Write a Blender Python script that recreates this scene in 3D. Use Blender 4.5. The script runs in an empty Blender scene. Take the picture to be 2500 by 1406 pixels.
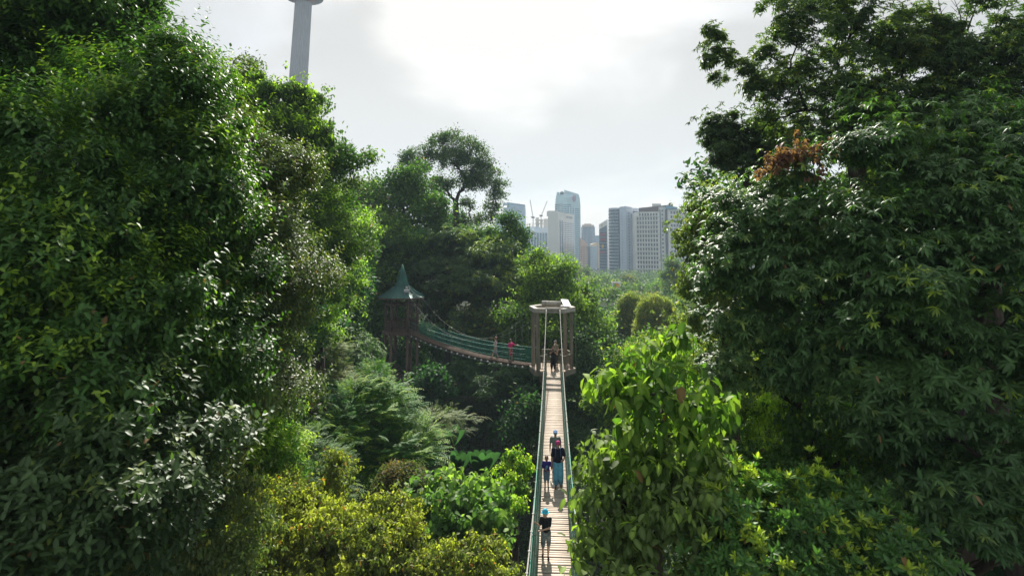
import bpy, math, random
import numpy as np
from mathutils import Vector, Matrix
R_ = math.radians
sc = bpy.context.scene
col = sc.collection
# ------------------------------------------------------------------ camera
CZ = 20.0
FP = 1500.0          # focal length in photo pixels (2500 wide)
PITCH = R_(5)
PPY = 469.0
cam_d = bpy.data.cameras.new('camera')
cam = bpy.data.objects.new('camera', cam_d); col.objects.link(cam)
cam.location = (0, 0, CZ)
cam.rotation_euler = (R_(90) + PITCH, 0, 0)
cam_d.sensor_width = 36; cam_d.lens = FP / 2500 * 36
cam_d.shift_y = (PPY - 703) / 2500
cam_d.clip_start = 0.1; cam_d.clip_end = 6000
sc.camera = cam
# ------------------------------------------------------------------ sky, sun
SUN_EL = 40.0
SUN_AZ = 2.0         # degrees from +Y towards +X
w = bpy.data.worlds.new('World'); sc.world = w; w.use_nodes = True
nt = w.node_tree; nt.nodes.clear()
def N(t, kind, **kw):
    n = t.nodes.new(kind)
    for k, v in kw.items(): setattr(n, k, v)
    return n
out = N(nt, 'ShaderNodeOutputWorld'); bg = N(nt, 'ShaderNodeBackground')
sky = N(nt, 'ShaderNodeTexSky', sky_type='NISHITA', sun_disc=False)
sky.sun_elevation = R_(SUN_EL); sky.sun_rotation = R_(SUN_AZ); sky.air_density = 1.2; sky.dust_density = 3.0
tc = N(nt, 'ShaderNodeTexCoord')
def math_(t, op, a, b=None, c=None, clamp=False):
    m = N(t, 'ShaderNodeMath', operation=op, use_clamp=clamp)
    for i, v in enumerate((a, b, c)):
        if v is None: continue
        if isinstance(v, (int, float)): m.inputs[i].default_value = v
        else: t.links.new(v, m.inputs[i])
    return m.outputs[0]
def mixc(t, fac, a, b):
    m = N(t, 'ShaderNodeMix', data_type='RGBA')
    for i, v in ((0, fac), (6, a), (7, b)):
        if isinstance(v, (int, float)): m.inputs[i].default_value = v
        elif isinstance(v, tuple): m.inputs[i].default_value = (*v, 1)
        else: t.links.new(v, m.inputs[i])
    return m.outputs[2]
mp = N(nt, 'ShaderNodeMapping'); mp.inputs['Scale'].default_value = (1, 1, 2.6)
nt.links.new(tc.outputs['Generated'], mp.inputs[0])
ns = N(nt, 'ShaderNodeTexNoise'); ns.inputs['Scale'].default_value = 1.7; ns.inputs['Detail'].default_value = 5; ns.inputs['Roughness'].default_value = .48
ns.inputs['Distortion'].default_value = .5
nt.links.new(mp.outputs[0], ns.inputs[0])
ns2 = N(nt, 'ShaderNodeTexNoise'); ns2.inputs['Scale'].default_value = 3.3; ns2.inputs['Detail'].default_value = 4
nt.links.new(mp.outputs[0], ns2.inputs[0])
cover = N(nt, 'ShaderNodeMapRange'); cover.interpolation_type = 'SMOOTHSTEP'
cover.inputs[1].default_value = .36; cover.inputs[2].default_value = .6; cover.inputs[3].default_value = .25; cover.inputs[4].default_value = 1
nt.links.new(ns.outputs[0], cover.inputs[0])
skyc = mixc(nt, .45, sky.outputs[0], (2.6, 3.35, 4.3))
cloud = mixc(nt, cover.outputs[0], skyc, (3.78, 3.78, 3.72))
# bright veil of cloud round the sun
gd = N(nt, 'ShaderNodeVectorMath', operation='DOT_PRODUCT')
ge = R_(25); ga = R_(-1)
gd.inputs[1].default_value = (math.sin(ga) * math.cos(ge), math.cos(ga) * math.cos(ge), math.sin(ge))
nt.links.new(tc.outputs['Generated'], gd.inputs[0])
gl = math_(nt, 'ADD', gd.outputs['Value'], math_(nt, 'MULTIPLY', math_(nt, 'SUBTRACT', ns2.outputs[0], .5), .05))
g1 = N(nt, 'ShaderNodeMapRange'); g1.interpolation_type = 'SMOOTHSTEP'
g1.inputs[1].default_value = .973; g1.inputs[2].default_value = .994; g1.inputs[3].default_value = 0; g1.inputs[4].default_value = 1
nt.links.new(gl, g1.inputs[0])
g2 = N(nt, 'ShaderNodeMapRange'); g2.interpolation_type = 'SMOOTHSTEP'
g2.inputs[1].default_value = .80; g2.inputs[2].default_value = 1; g2.inputs[3].default_value = 0; g2.inputs[4].default_value = .28
nt.links.new(gd.outputs['Value'], g2.inputs[0])
gsum = math_(nt, 'ADD', g1.outputs[0], g2.outputs[0], clamp=True)
fin = mixc(nt, gsum, cloud, (5.7, 5.6, 5.35))
sx = N(nt, 'ShaderNodeSeparateXYZ'); nt.links.new(tc.outputs['Generated'], sx.inputs[0])
hz_ = N(nt, 'ShaderNodeMapRange'); hz_.inputs[1].default_value = 0; hz_.inputs[2].default_value = .3; hz_.inputs[3].default_value = 1.32; hz_.inputs[4].default_value = 1
nt.links.new(sx.outputs[2], hz_.inputs[0])
vm_ = N(nt, 'ShaderNodeVectorMath', operation='SCALE'); nt.links.new(fin, vm_.inputs[0]); nt.links.new(hz_.outputs[0], vm_.inputs['Scale'])
nt.links.new(vm_.outputs[0], bg.inputs[0]); bg.inputs[1].default_value = .1
nt.links.new(bg.outputs[0], out.inputs[0])
sd = bpy.data.lights.new('sun', 'SUN'); sd.energy = 5.0; sd.angle = R_(.6); sd.color = (1, .95, .86)
so = bpy.data.objects.new('sun', sd); col.objects.link(so)
so.rotation_euler = (R_(-(90 - SUN_EL)), 0, R_(-SUN_AZ)); so.location = (0, 60, 120)
vs = sc.view_settings; vs.view_transform = 'Standard'; vs.look = 'None'; vs.gamma = 1; vs.use_curve_mapping = False
vs.exposure = 0.9
cy = sc.cycles
cy.max_bounces = 10; cy.diffuse_bounces = 5; cy.glossy_bounces = 2; cy.transmission_bounces = 6; cy.transparent_max_bounces = 8
cy.volume_bounces = 0; cy.use_denoising = True; cy.denoising_prefilter = 'ACCURATE'; cy.caustics_reflective = False; cy.caustics_refractive = False
cy.sample_clamp_indirect = 6

# ------------------------------------------------------------------ helpers
rng = np.random.default_rng(7)
cp, sp_ = math.cos(PITCH), math.sin(PITCH)
def P(px, py, d):
    """world point seen at photo pixel (px, py), d metres ahead of the camera"""
    v = np.array([px - 1250.0, FP * cp - sp_ * (PPY - py), FP * sp_ + cp * (PPY - py)])
    v = v * (d / v[1]); v[2] += CZ
    return v
def tag(o, label=None, cat=None, group=None, kind=None):
    if label: o['label'] = label
    if cat: o['category'] = cat
    if group: o['group'] = group
    if kind: o['kind'] = kind
    return o
def empty(name, loc, label=None, cat=None, group=None):
    o = bpy.data.objects.new(name, None); col.objects.link(o); o.location = tuple(float(c) for c in loc)
    o.empty_display_size = .3
    return tag(o, label, cat, group)
def nd(m): return m.node_tree
def mat(name, c, rough=.6, spec=.5, metal=0, var=None, vscale=3, bump=0, bscale=20, stretch=(1, 1, 1), c2=None, rvar=0):
    m = bpy.data.materials.new(name); m.use_nodes = True; t = m.node_tree
    b = t.nodes['Principled BSDF']; b.inputs['Roughness'].default_value = rough
    b.inputs['Specular IOR Level'].default_value = spec; b.inputs['Metallic'].default_value = metal
    b.inputs['Base Color'].default_value = (*c, 1)
    if var or c2 or bump:
        tcn = N(t, 'ShaderNodeTexCoord'); mpn = N(t, 'ShaderNodeMapping'); mpn.inputs['Scale'].default_value = stretch
        t.links.new(tcn.outputs['Object'], mpn.inputs[0])
    if var or c2:
        no = N(t, 'ShaderNodeTexNoise'); no.inputs['Scale'].default_value = vscale; no.inputs['Detail'].default_value = 6; no.inputs['Roughness'].default_value = .6
        t.links.new(mpn.outputs[0], no.inputs[0])
        mr = N(t, 'ShaderNodeMapRange'); mr.inputs[1].default_value = .33; mr.inputs[2].default_value = .67
        t.links.new(no.outputs[0], mr.inputs[0])
        cc2 = c2 if c2 else tuple(x * (1 - var) for x in c)
        t.links.new(mixc(t, mr.outputs[0], cc2, c), b.inputs['Base Color'])
    if bump:
        nb = N(t, 'ShaderNodeTexNoise'); nb.inputs['Scale'].default_value = bscale; nb.inputs['Detail'].default_value = 4
        t.links.new(mpn.outputs[0], nb.inputs[0])
        bp = N(t, 'ShaderNodeBump'); bp.inputs['Strength'].default_value = bump; bp.inputs['Distance'].default_value = .02
        t.links.new(nb.outputs[0], bp.inputs['Height']); t.links.new(bp.outputs[0], b.inputs['Normal'])
    return m
def leaf_mat(name, rough, spec, trans):
    m = bpy.data.materials.new(name); m.use_nodes = True; t = m.node_tree
    b = t.nodes['Principled BSDF']; o = t.nodes['Material Output']
    at = N(t, 'ShaderNodeAttribute', attribute_name='col')
    t.links.new(at.outputs['Color'], b.inputs['Base Color'])
    b.inputs['Roughness'].default_value = rough; b.inputs['Specular IOR Level'].default_value = spec
    tr = N(t, 'ShaderNodeBsdfTranslucent')
    mm = N(t, 'ShaderNodeMix', data_type='RGBA', blend_type='MULTIPLY'); mm.inputs[0].default_value = 1
    t.links.new(at.outputs['Color'], mm.inputs[6]); mm.inputs[7].default_value = (1.6, 1.9, .65, 1)
    t.links.new(mm.outputs[2], tr.inputs[0])
    mx = N(t, 'ShaderNodeMixShader'); mx.inputs[0].default_value = trans
    t.links.new(b.outputs[0], mx.inputs[1]); t.links.new(tr.outputs[0], mx.inputs[2]); t.links.new(mx.outputs[0], o.inputs[0])
    return m
LM = leaf_mat('leaf_glossy', .46, .24, .36)
LMR = leaf_mat('leaf_satin', .48, .34, .36)
LMS = leaf_mat('leaf_soft', .6, .2, .45)
LMF = leaf_mat('leaf_far', .6, .22, .36)
BARK = mat('bark', (.07, .052, .038), .9, .2, var=.6, vscale=2.5, bump=.6, bscale=9, stretch=(3, 3, .6))
BARKL = mat('bark_grey', (.16, .14, .11), .9, .2, var=.6, vscale=2.5, bump=.5, bscale=9, stretch=(3, 3, .6))

def raw_mesh(name, V, T, mats, colr=None, midx=None, smooth=False):
    """V (n,3), T (m,3) or (m,4) faces -> mesh, built with foreach_set"""
    me = bpy.data.meshes.new(name)
    V = np.asarray(V, np.float32); T = np.asarray(T, np.int32); k = T.shape[1]
    me.vertices.add(len(V)); me.vertices.foreach_set('co', V.ravel())
    me.loops.add(T.size); me.loops.foreach_set('vertex_index', T.ravel())
    me.polygons.add(len(T)); me.polygons.foreach_set('loop_start', np.arange(0, T.size, k, dtype=np.int32))
    me.polygons.foreach_set('loop_total', np.full(len(T), k, np.int32))
    if midx is not None: me.polygons.foreach_set('material_index', np.asarray(midx, np.int32))
    me.update(calc_edges=True)
    if smooth: me.polygons.foreach_set('use_smooth', np.ones(len(T), bool))
    if colr is not None:
        a = me.attributes.new('col', 'FLOAT_COLOR', 'POINT')
        c4 = np.ones((len(V), 4), np.float32); c4[:, :3] = colr
        a.data.foreach_set('color', c4.ravel())
    for m in (mats if isinstance(mats, (list, tuple)) else [mats]): me.materials.append(m)
    return me
def link(name, me, parent=None, loc=None, rz=0):
    o = bpy.data.objects.new(name, me); col.objects.link(o)
    if parent: o.parent = parent
    if loc is not None: o.location = tuple(float(c) for c in loc)
    if rz: o.rotation_euler = (0, 0, rz)
    return o

class MB:
    """collects polygons in world space, builds ONE mesh object"""
    def __init__(s): s.v = []; s.f = []; s.m = []; s.sm = []
    def add(s, V, F, mi=0, smooth=False):
        n = len(s.v); s.v += [tuple(map(float, p)) for p in V]
        for f in F: s.f.append([i + n for i in f]); s.m.append(mi); s.sm.append(smooth)
    def box(s, c, size, rz=0, mi=0):
        hx, hy, hz = size[0] / 2, size[1] / 2, size[2] / 2; ca, sa = math.cos(rz), math.sin(rz)
        V = []
        for z in (-hz, hz):
            for x, y in ((-hx, -hy), (hx, -hy), (hx, hy), (-hx, hy)):
                V.append((c[0] + x * ca - y * sa, c[1] + x * sa + y * ca, c[2] + z))
        s.add(V, [(0, 3, 2, 1), (4, 5, 6, 7), (0, 1, 5, 4), (1, 2, 6, 5), (2, 3, 7, 6), (3, 0, 4, 7)], mi)
    def bar(s, a, b, w, h, mi=0, up=(0, 0, 1)):
        a, b = Vector(a), Vector(b); d = (b - a).normalized(); u = Vector(up)
        if abs(d.dot(u)) > .99: u = Vector((0, 1, 0))
        r = d.cross(u).normalized(); u = r.cross(d)
        V = [p + r * (w / 2 * i) + u * (h / 2 * j) for p in (a, b) for i, j in ((-1, -1), (1, -1), (1, 1), (-1, 1))]
        s.add(V, [(0, 1, 2, 3), (7, 6, 5, 4), (0, 4, 5, 1), (1, 5, 6, 2), (2, 6, 7, 3), (3, 7, 4, 0)], mi)
    def tube(s, pts, rad, n=6, mi=0, caps=True):
        pts = [Vector(tuple(map(float, p))) for p in pts]
        if not hasattr(rad, '__len__'): rad = [rad] * len(pts)
        V = []; prev = None
        for i, p in enumerate(pts):
            d = (pts[min(i + 1, len(pts) - 1)] - pts[max(i - 1, 0)])
            d = d.normalized() if d.length > 1e-9 else Vector((0, 0, 1))
            if prev is None:
                u = Vector((0, 0, 1)) if abs(d.z) < .9 else Vector((1, 0, 0))
                r = d.cross(u).normalized()
            else:
                r = (prev - d * prev.dot(d)).normalized()
            prev = r; u = d.cross(r)
            for k in range(n):
                a = 2 * math.pi * k / n
                V.append(p + (r * math.cos(a) + u * math.sin(a)) * rad[i])
        F = []
        for i in range(len(pts) - 1):
            for k in range(n):
                k2 = (k + 1) % n
                F.append((i * n + k, i * n + k2, (i + 1) * n + k2, (i + 1) * n + k))
        if caps: F += [tuple(range(n))[::-1], tuple((len(pts) - 1) * n + k for k in range(n))]
        s.add(V, F, mi, True)
    def prism(s, pts, z0, z1, mi=0):
        """pts: xy polygon; z0, z1 numbers or lists"""
        n = len(pts); area = sum(pts[i][0] * pts[(i + 1) % n][1] - pts[(i + 1) % n][0] * pts[i][1] for i in range(n))
        if not hasattr(z0, '__len__'): z0 = [z0] * n
        if not hasattr(z1, '__len__'): z1 = [z1] * n
        if area < 0: pts = pts[::-1]; z0 = list(z0)[::-1]; z1 = list(z1)[::-1]
        V = [(p[0], p[1], z) for p, z in zip(pts, z0)] + [(p[0], p[1], z) for p, z in zip(pts, z1)]
        s.add(V, [tuple(range(n))[::-1], tuple(range(n, 2 * n))] + [(i, (i + 1) % n, n + (i + 1) % n, n + i) for i in range(n)], mi)
    def ball(s, c, r, nu=8, nv=5, mi=0):
        r = r if hasattr(r, '__len__') else (r, r, r)
        V = [(c[0], c[1], c[2] - r[2])]
        for j in range(1, nv):
            ph = -math.pi / 2 + math.pi * j / nv
            for i in range(nu):
                a = 2 * math.pi * i / nu
                V.append((c[0] + r[0] * math.cos(ph) * math.cos(a), c[1] + r[1] * math.cos(ph) * math.sin(a), c[2] + r[2] * math.sin(ph)))
        V.append((c[0], c[1], c[2] + r[2])); F = []
        for i in range(nu):
            F.append((0, 1 + (i + 1) % nu, 1 + i)); F.append((len(V) - 1, 1 + (nv - 2) * nu + i, 1 + (nv - 2) * nu + (i + 1) % nu))
            for j in range(nv - 2):
                F.append((1 + j * nu + i, 1 + j * nu + (i + 1) % nu, 1 + (j + 1) * nu + (i + 1) % nu, 1 + (j + 1) * nu + i))
        s.add(V, F, mi, True)
    def build(s, name, mats, parent=None, center=False):
        o3 = Vector(parent.location) if parent else Vector((0, 0, 0))
        if parent and parent.parent: o3 = o3 + Vector(parent.parent.location)
        V = np.array(s.v, float)
        loc = np.zeros(3)
        if center: loc = V.mean(0) - np.array(o3)
        me = bpy.data.meshes.new(name)
        me.from_pydata([tuple(p) for p in (V - np.array(o3) - loc)], [], s.f)
        me.polygons.foreach_set('material_index', s.m); me.polygons.foreach_set('use_smooth', s.sm)
        for m in (mats if isinstance(mats, (list, tuple)) else [mats]): me.materials.append(m)
        me.update()
        return link(name, me, parent, loc)

def sstep(a, b, x):
    t = np.clip((np.asarray(x, float) - a) / (b - a), 0, 1); return t * t * (3 - 2 * t)
def terr(x, y):
    x = np.asarray(x, float); y = np.asarray(y, float)
    z = 11 * sstep(-6, -32, x) * sstep(0, 30, y) + 22 * sstep(-25, -110, x) * sstep(20, 130, y)
    z = z + 8 * sstep(10, 40, x) * sstep(60, 10, y)
    z = z + 5 * sstep(60, 95, y) * sstep(6, -10, x) - 4 * sstep(90, 260, y) * sstep(0, 20, x)
    z = z + .5 * np.sin(x * .31 + 1.3) * np.cos(y * .27) + .25 * np.sin(x * .9) * np.sin(y * .83 + 2)
    return z
g = np.concatenate([-np.geomspace(1600, 60, 26), np.linspace(-55, 55, 56), np.geomspace(60, 1600, 26)])
gy = np.concatenate([-np.geomspace(1600, 20, 12), np.linspace(-16, 130, 74), np.geomspace(134, 1600, 34)])
X, Y = np.meshgrid(g, gy); nx, ny = len(g), len(gy)
V = np.stack([X.ravel(), Y.ravel(), terr(X, Y).ravel()], 1)
ii = (np.arange(ny - 1)[:, None] * nx + np.arange(nx - 1)[None]).ravel()
T = np.stack([ii, ii + 1, ii + nx + 1, ii + nx], 1)
gm = mat('forest_floor', (.032, .034, .016), .95, .1, c2=(.014, .026, .008), vscale=.35, bump=.8, bscale=2)
tag(link('ground', raw_mesh('ground', V, T, gm, smooth=True)), kind='structure')

# ------------------------------------------------------------------ leaves
LEAF_K = np.array([2.15, 1.5, 1.75])
def nrm(a): return a / np.maximum(np.linalg.norm(a, axis=-1, keepdims=True), 1e-9)
HI = (np.array([0, .3, .3, .3, .7, .7, .7, 1]), np.array([0, .5, 0, -.5, .42, 0, -.42, 0]), np.array([0, .13, 0, .13, .1, 0, .1, 0]),
      np.array([(0, 2, 1), (0, 3, 2), (1, 2, 5), (1, 5, 4), (2, 3, 6), (2, 6, 5), (4, 5, 7), (5, 6, 7)]))
LO = (np.array([0, .48, .48, 1]), np.array([0, .5, -.5, 0]), np.array([0, .14, .14, 0]), np.array([(0, 3, 1), (0, 2, 3)]))
def leaf_geo(B, D, NN, L, W, bend, C, hi):
    u, v, h, F = HI if hi else LO
    D = nrm(D); S = nrm(np.cross(D, NN)); N2 = np.cross(S, D)
    L = L[:, None, None]; W = W[:, None, None]; bend = np.broadcast_to(np.asarray(bend, float), (len(B),))[:, None, None]
    V = B[:, None] + D[:, None] * (L * u[None, :, None]) + S[:, None] * (W * v[None, :, None]) + N2[:, None] * (W * h[None, :, None] - bend * L * (u ** 2)[None, :, None])
    n = len(B); k = len(u)
    T = F[None] + (np.arange(n) * k)[:, None, None]
    kk = np.array([1.15, .88, 1.3, .88, .88, 1.25, .88, .95]) if hi else np.array([1.15, .95, .95, 1.0])
    return V.reshape(-1, 3), T.reshape(-1, 3), (C[:, None] * kk[None, :, None]).reshape(-1, 3)
def perp(a):
    r = rng.normal(size=a.shape); r -= (r * a).sum(-1, keepdims=True) * a; return nrm(r)
def expand(kind, pos, ax, l, k):
    """shoots -> leaves: base, direction, normal, length, age(0 old..1 tip)"""
    n = len(pos); e1 = perp(ax); e2 = np.cross(ax, e1)
    up = np.array([0, 0, 1.0]); i = np.arange(k)
    if kind == 'rosette':
        a = (i[None] * 2 * np.pi / k + rng.uniform(-.25, .25, (n, k)))
        rad = e1[:, None] * np.cos(a)[..., None] + e2[:, None] * np.sin(a)[..., None]
        th = rng.uniform(.95, 1.9, (n, k))[..., None]
        d = ax[:, None] * np.cos(th) + rad * np.sin(th); d[..., 2] -= .12
        b = np.repeat(pos[:, None], k, 1); nn = ax[:, None] * .9 + up * .4 + rng.normal(0, .15, d.shape)
        age = rng.uniform(.15, .8, (n, k))
        ln = l * rng.uniform(.6, 1.12, (n, k))
    elif kind == 'tuft':
        a = (i[None] * 2.4 + rng.uniform(0, 6.3, (n, 1)))
        rad = e1[:, None] * np.cos(a)[..., None] + e2[:, None] * np.sin(a)[..., None]
        tq = ((i + .5) / k)[None] + rng.uniform(-.1, .1, (n, k)); th = (.25 + 1.15 * tq)[..., None]
        d = ax[:, None] * np.cos(th) + rad * np.sin(th)
        b = np.repeat(pos[:, None], k, 1) - ax[:, None] * (tq[..., None] * l * .25); nn = ax[:, None] * 1.0 - rad * .3 + rng.normal(0, .15, d.shape)
        age = np.clip(1.25 - tq * 1.3, 0, 1); ln = l * rng.uniform(.7, 1.1, (n, k)) * (.75 + .35 * tq)
    elif kind == 'spray':
        t = (i + .3) / k; a = i[None] * 2.4 + rng.uniform(0, 6.3, (n, 1))
        rad = e1[:, None] * np.cos(a)[..., None] + e2[:, None] * np.sin(a)[..., None]
        b = pos[:, None] + ax[:, None] * (t[None, :, None] * l * k * .3)
        d = ax[:, None] * .45 + rad * .95 + rng.normal(0, .18, rad.shape); d[..., 2] -= .28 * (1 - t)[None]
        nn = up * 1.0 + ax[:, None] * .5 + rng.normal(0, .22, d.shape)
        age = np.repeat(t[None], n, 0); ln = l * rng.uniform(.75, 1.1, (n, k)) * (1.1 - .35 * t)[None]
    elif kind == 'droop':
        t = (i + .3) / k; a = i[None] * 2.4 + rng.uniform(0, 6.3, (n, 1))
        rad = e1[:, None] * np.cos(a)[..., None] + e2[:, None] * np.sin(a)[..., None]
        b = pos[:, None] + ax[:, None] * (t[None, :, None] * l * k * .22) + rad * (.12 * l)
        d = rad * .75 + ax[:, None] * .1 + rng.normal(0, .2, rad.shape); d[..., 2] -= rng.uniform(.2, 1.0, (n, k))
        nn = rad * .6 + up * .8 + rng.normal(0, .25, d.shape)
        age = np.repeat(t[None], n, 0); ln = l * rng.uniform(.7, 1.1, (n, k))
    elif kind == 'frond':
        m = k // 2; t = ((i // 2) + .5) / m; sgn = np.where(i % 2 == 0, 1.0, -1.0)
        side = nrm(np.cross(ax, up + rng.normal(0, .15, ax.shape))); fl = l * m * .45
        b = pos[:, None] + ax[:, None] * (t[None, :, None] * fl); b[..., 2] -= (t[None] ** 2) * fl * .38
        d = side[:, None] * sgn[None, :, None] + ax[:, None] * .35 + rng.normal(0, .08, (n, k, 3)); d[..., 2] -= .25
        nn = np.repeat((up * 1.0 + ax * .2)[:, None], k, 1) + rng.normal(0, .1, (n, k, 3))
        age = np.repeat(rng.uniform(.2, 1, (n, 1)), k, 1); ln = l * np.repeat((1 - .6 * np.abs(t - .45))[None], n, 0)
    else:  # scatter
        b = pos[:, None] + rng.normal(0, .8 * l, (n, k, 3)); d = rng.normal(0, 1, (n, k, 3)) + ax[:, None] * .6
        d[..., 2] -= .3; nn = up + ax[:, None] * .5 + rng.normal(0, .5, (n, k, 3))
        age = rng.uniform(0, 1, (n, k)); ln = l * rng.uniform(.7, 1.2, (n, k))
    return b.reshape(-1, 3), d.reshape(-1, 3), nn.reshape(-1, 3), ln.ravel(), age.ravel()
SPEC = {'tuft': (9, .36, .12),   # leaves per shoot, width ratio, bend
    'rosette': (9, .31, .42), 'spray': (8, .46, .22), 'droop': (6, .55, .3), 'frond': (16, .30, .1), 'scatter': (5, .5, .12)}
def warp(d, r):
    f = 1.0
    for w_ in (2.2, 4.1, 7.3):
        ph = rng.uniform(0, 6.28, 3); k = nrm(rng.normal(size=(3, 3))) * w_
        f = f + (.42 / w_) * (np.sin(d @ k[0] + ph[0]) + np.sin(d @ k[1] + ph[1]) + np.sin(d @ k[2] + ph[2]))[:, None]
    return d * f
def foliage(lobes, leaf, L, rc, lai, pal, young=.15, open_=0, flat=.6, wr=None, yup=.5, kc=2.0, cull=.4, smooth=False, zb=.45):
    """lobes in metres [(c, (rx,ry,rz))] -> verts, tris, colours, clump centres"""
    k, wr0, bend = SPEC[leaf]; wr = wr or wr0
    VV, TT, CC, cents, owner = [], [], [], [], []
    hi = L * FP / max(np.linalg.norm(lobes[0][0] - np.array([0, 0, CZ])), 1) > 12
    SH, AX, TN, HT = [], [], [], []
    for li, (c, r) in enumerate(lobes):
        r = np.array(r); area = math.pi * r[0] * r[2]
        surf = 4 * math.pi * (((r[0] * r[1]) ** 1.6 + (r[0] * r[2]) ** 1.6 + (r[1] * r[2]) ** 1.6) / 3) ** (1 / 1.6)
        ncl = max(5, int(kc * surf / (math.pi * rc * rc) * (1 - open_)))
        d = nrm(rng.normal(size=(ncl, 3))); r_in = np.maximum(r - .22 * rc, .45 * r); p = c + (d if smooth else warp(d, r)) * r_in * (rng.uniform(.8, 1.02, (ncl, 1)) if smooth else rng.uniform(.45, 1.14, (ncl, 1)))
        ok = np.ones(ncl, bool)
        for lj, (c2, r2) in enumerate(lobes):
            if lj != li: ok &= ((((p - c2) / np.array(r2)) ** 2).sum(1) > .5)
        view = nrm(p - np.array([0, 0, CZ])); back = (d * view).sum(1) > .35
        ok &= ~(back & (rng.uniform(size=ncl) > cull)) & ~((d[:, 2] < -.55) & (rng.uniform(size=ncl) > .5))
        p = p[ok]; d = d[ok]
        if len(p) == 0: continue
        # a few inside so that no hollow shows
        nin = max(1, int(len(p) * .18)); q = c + nrm(rng.normal(size=(nin, 3))) * r * rng.uniform(.1, .6, (nin, 1))
        p = np.concatenate([p, q]); d = np.concatenate([d, nrm(q - c + 1e-4)])
        nleaf = lai * area * 2.6 / (L * L * wr * .6); ns_ = max(2, int(nleaf / k / (ncl * .75)))
        rr = min(rc, r.mean() * .8) * rng.uniform(.45, 1.5, (len(p), 1, 1))
        off = nrm(rng.normal(size=(len(p), ns_, 3)) + d[:, None] * .7 + np.array([0, 0, zb])) * rng.uniform(.35, 1, (len(p), ns_, 1)) ** .6
        off = off * rr * np.array([1, 1, flat])
        sp = p[:, None] + off
        jump = (not smooth) * (rng.uniform(size=sp.shape[:2]) < .10)[..., None] * rng.uniform(.2, 1.1, sp.shape[:2] + (1,)) * rc
        sp = sp + jump * nrm(nrm(off) + np.array([0, 0, .6]))
        ax = nrm(nrm(off) * .7 + d[:, None] * .55 + np.array([0, 0, 1.5 if leaf == 'rosette' else .6]) + rng.normal(0, .25, sp.shape))
        tn = np.repeat(rng.uniform(size=(len(p), 1)), ns_, 1)
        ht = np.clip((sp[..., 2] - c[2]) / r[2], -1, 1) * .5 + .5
        SH.append(sp.reshape(-1, 3)); AX.append(ax.reshape(-1, 3)); TN.append(tn.ravel()); HT.append(ht.ravel())
        cents.append(p); owner += [li] * len(p)
    SH = np.concatenate(SH); AX = np.concatenate(AX); TN = np.concatenate(TN); HT = np.concatenate(HT)
    b, d, nn, ln, age = expand(leaf, SH, AX, L, k)
    pal = [np.array(c) * LEAF_K for c in pal]; pal[2] = pal[2] * np.array([.72, .85, 1])
    for q in (0, 1):
        if pal[q][0] > 1.5 * pal[q][1]: continue
        pal[q][0] = min(pal[q][0], (.9 if len(pal) > 3 else .74) * pal[q][1]); pal[q][2] = min(pal[q][2], .36 * pal[q][1])
    tone = np.repeat(TN, k) * .6 + rng.uniform(0, .4, len(b))
    C = pal[0] * (1 - tone[:, None]) + pal[1] * tone[:, None]
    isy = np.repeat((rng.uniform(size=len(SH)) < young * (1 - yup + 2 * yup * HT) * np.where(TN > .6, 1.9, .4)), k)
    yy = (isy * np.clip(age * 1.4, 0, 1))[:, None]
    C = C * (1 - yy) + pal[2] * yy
    if len(pal) > 3:
        isr = (rng.uniform(size=len(b)) < .014)[:, None]; C = np.where(isr, pal[3], C)
    C = C * rng.uniform(.75, 1.25, (len(b), 1))
    C = np.where(rng.uniform(size=(len(b), 1)) < .004, np.array([.24, .14, .06]), C)
    ln = ln * np.repeat(.72 + .5 * ((TN * 7.3) % 1), k)
    V, T, C = leaf_geo(b, d, nn, ln, ln * wr * rng.uniform(.85, 1.15, len(ln)), bend * rng.uniform(.4, 1.5, len(b)), C, hi)
    return V, T, C, np.concatenate(cents), np.array(owner)
def curve(a, b, sag, n=5, jit=.0):
    a = np.array(a, float); b = np.array(b, float); t = np.linspace(0, 1, n)[:, None]
    L = np.linalg.norm(b - a)
    p = a * (1 - t) + b * t; p[:, 2] += sag * L * np.sin(np.pi * t[:, 0]); 
    if jit: p[1:-1] += rng.normal(0, jit * L, (n - 2, 3))
    return p
def tubes(mb, pts, r0, r1, n=6): mb.tube(pts, list(np.linspace(r0, r1, len(pts))), n)
NT = [0]
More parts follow.
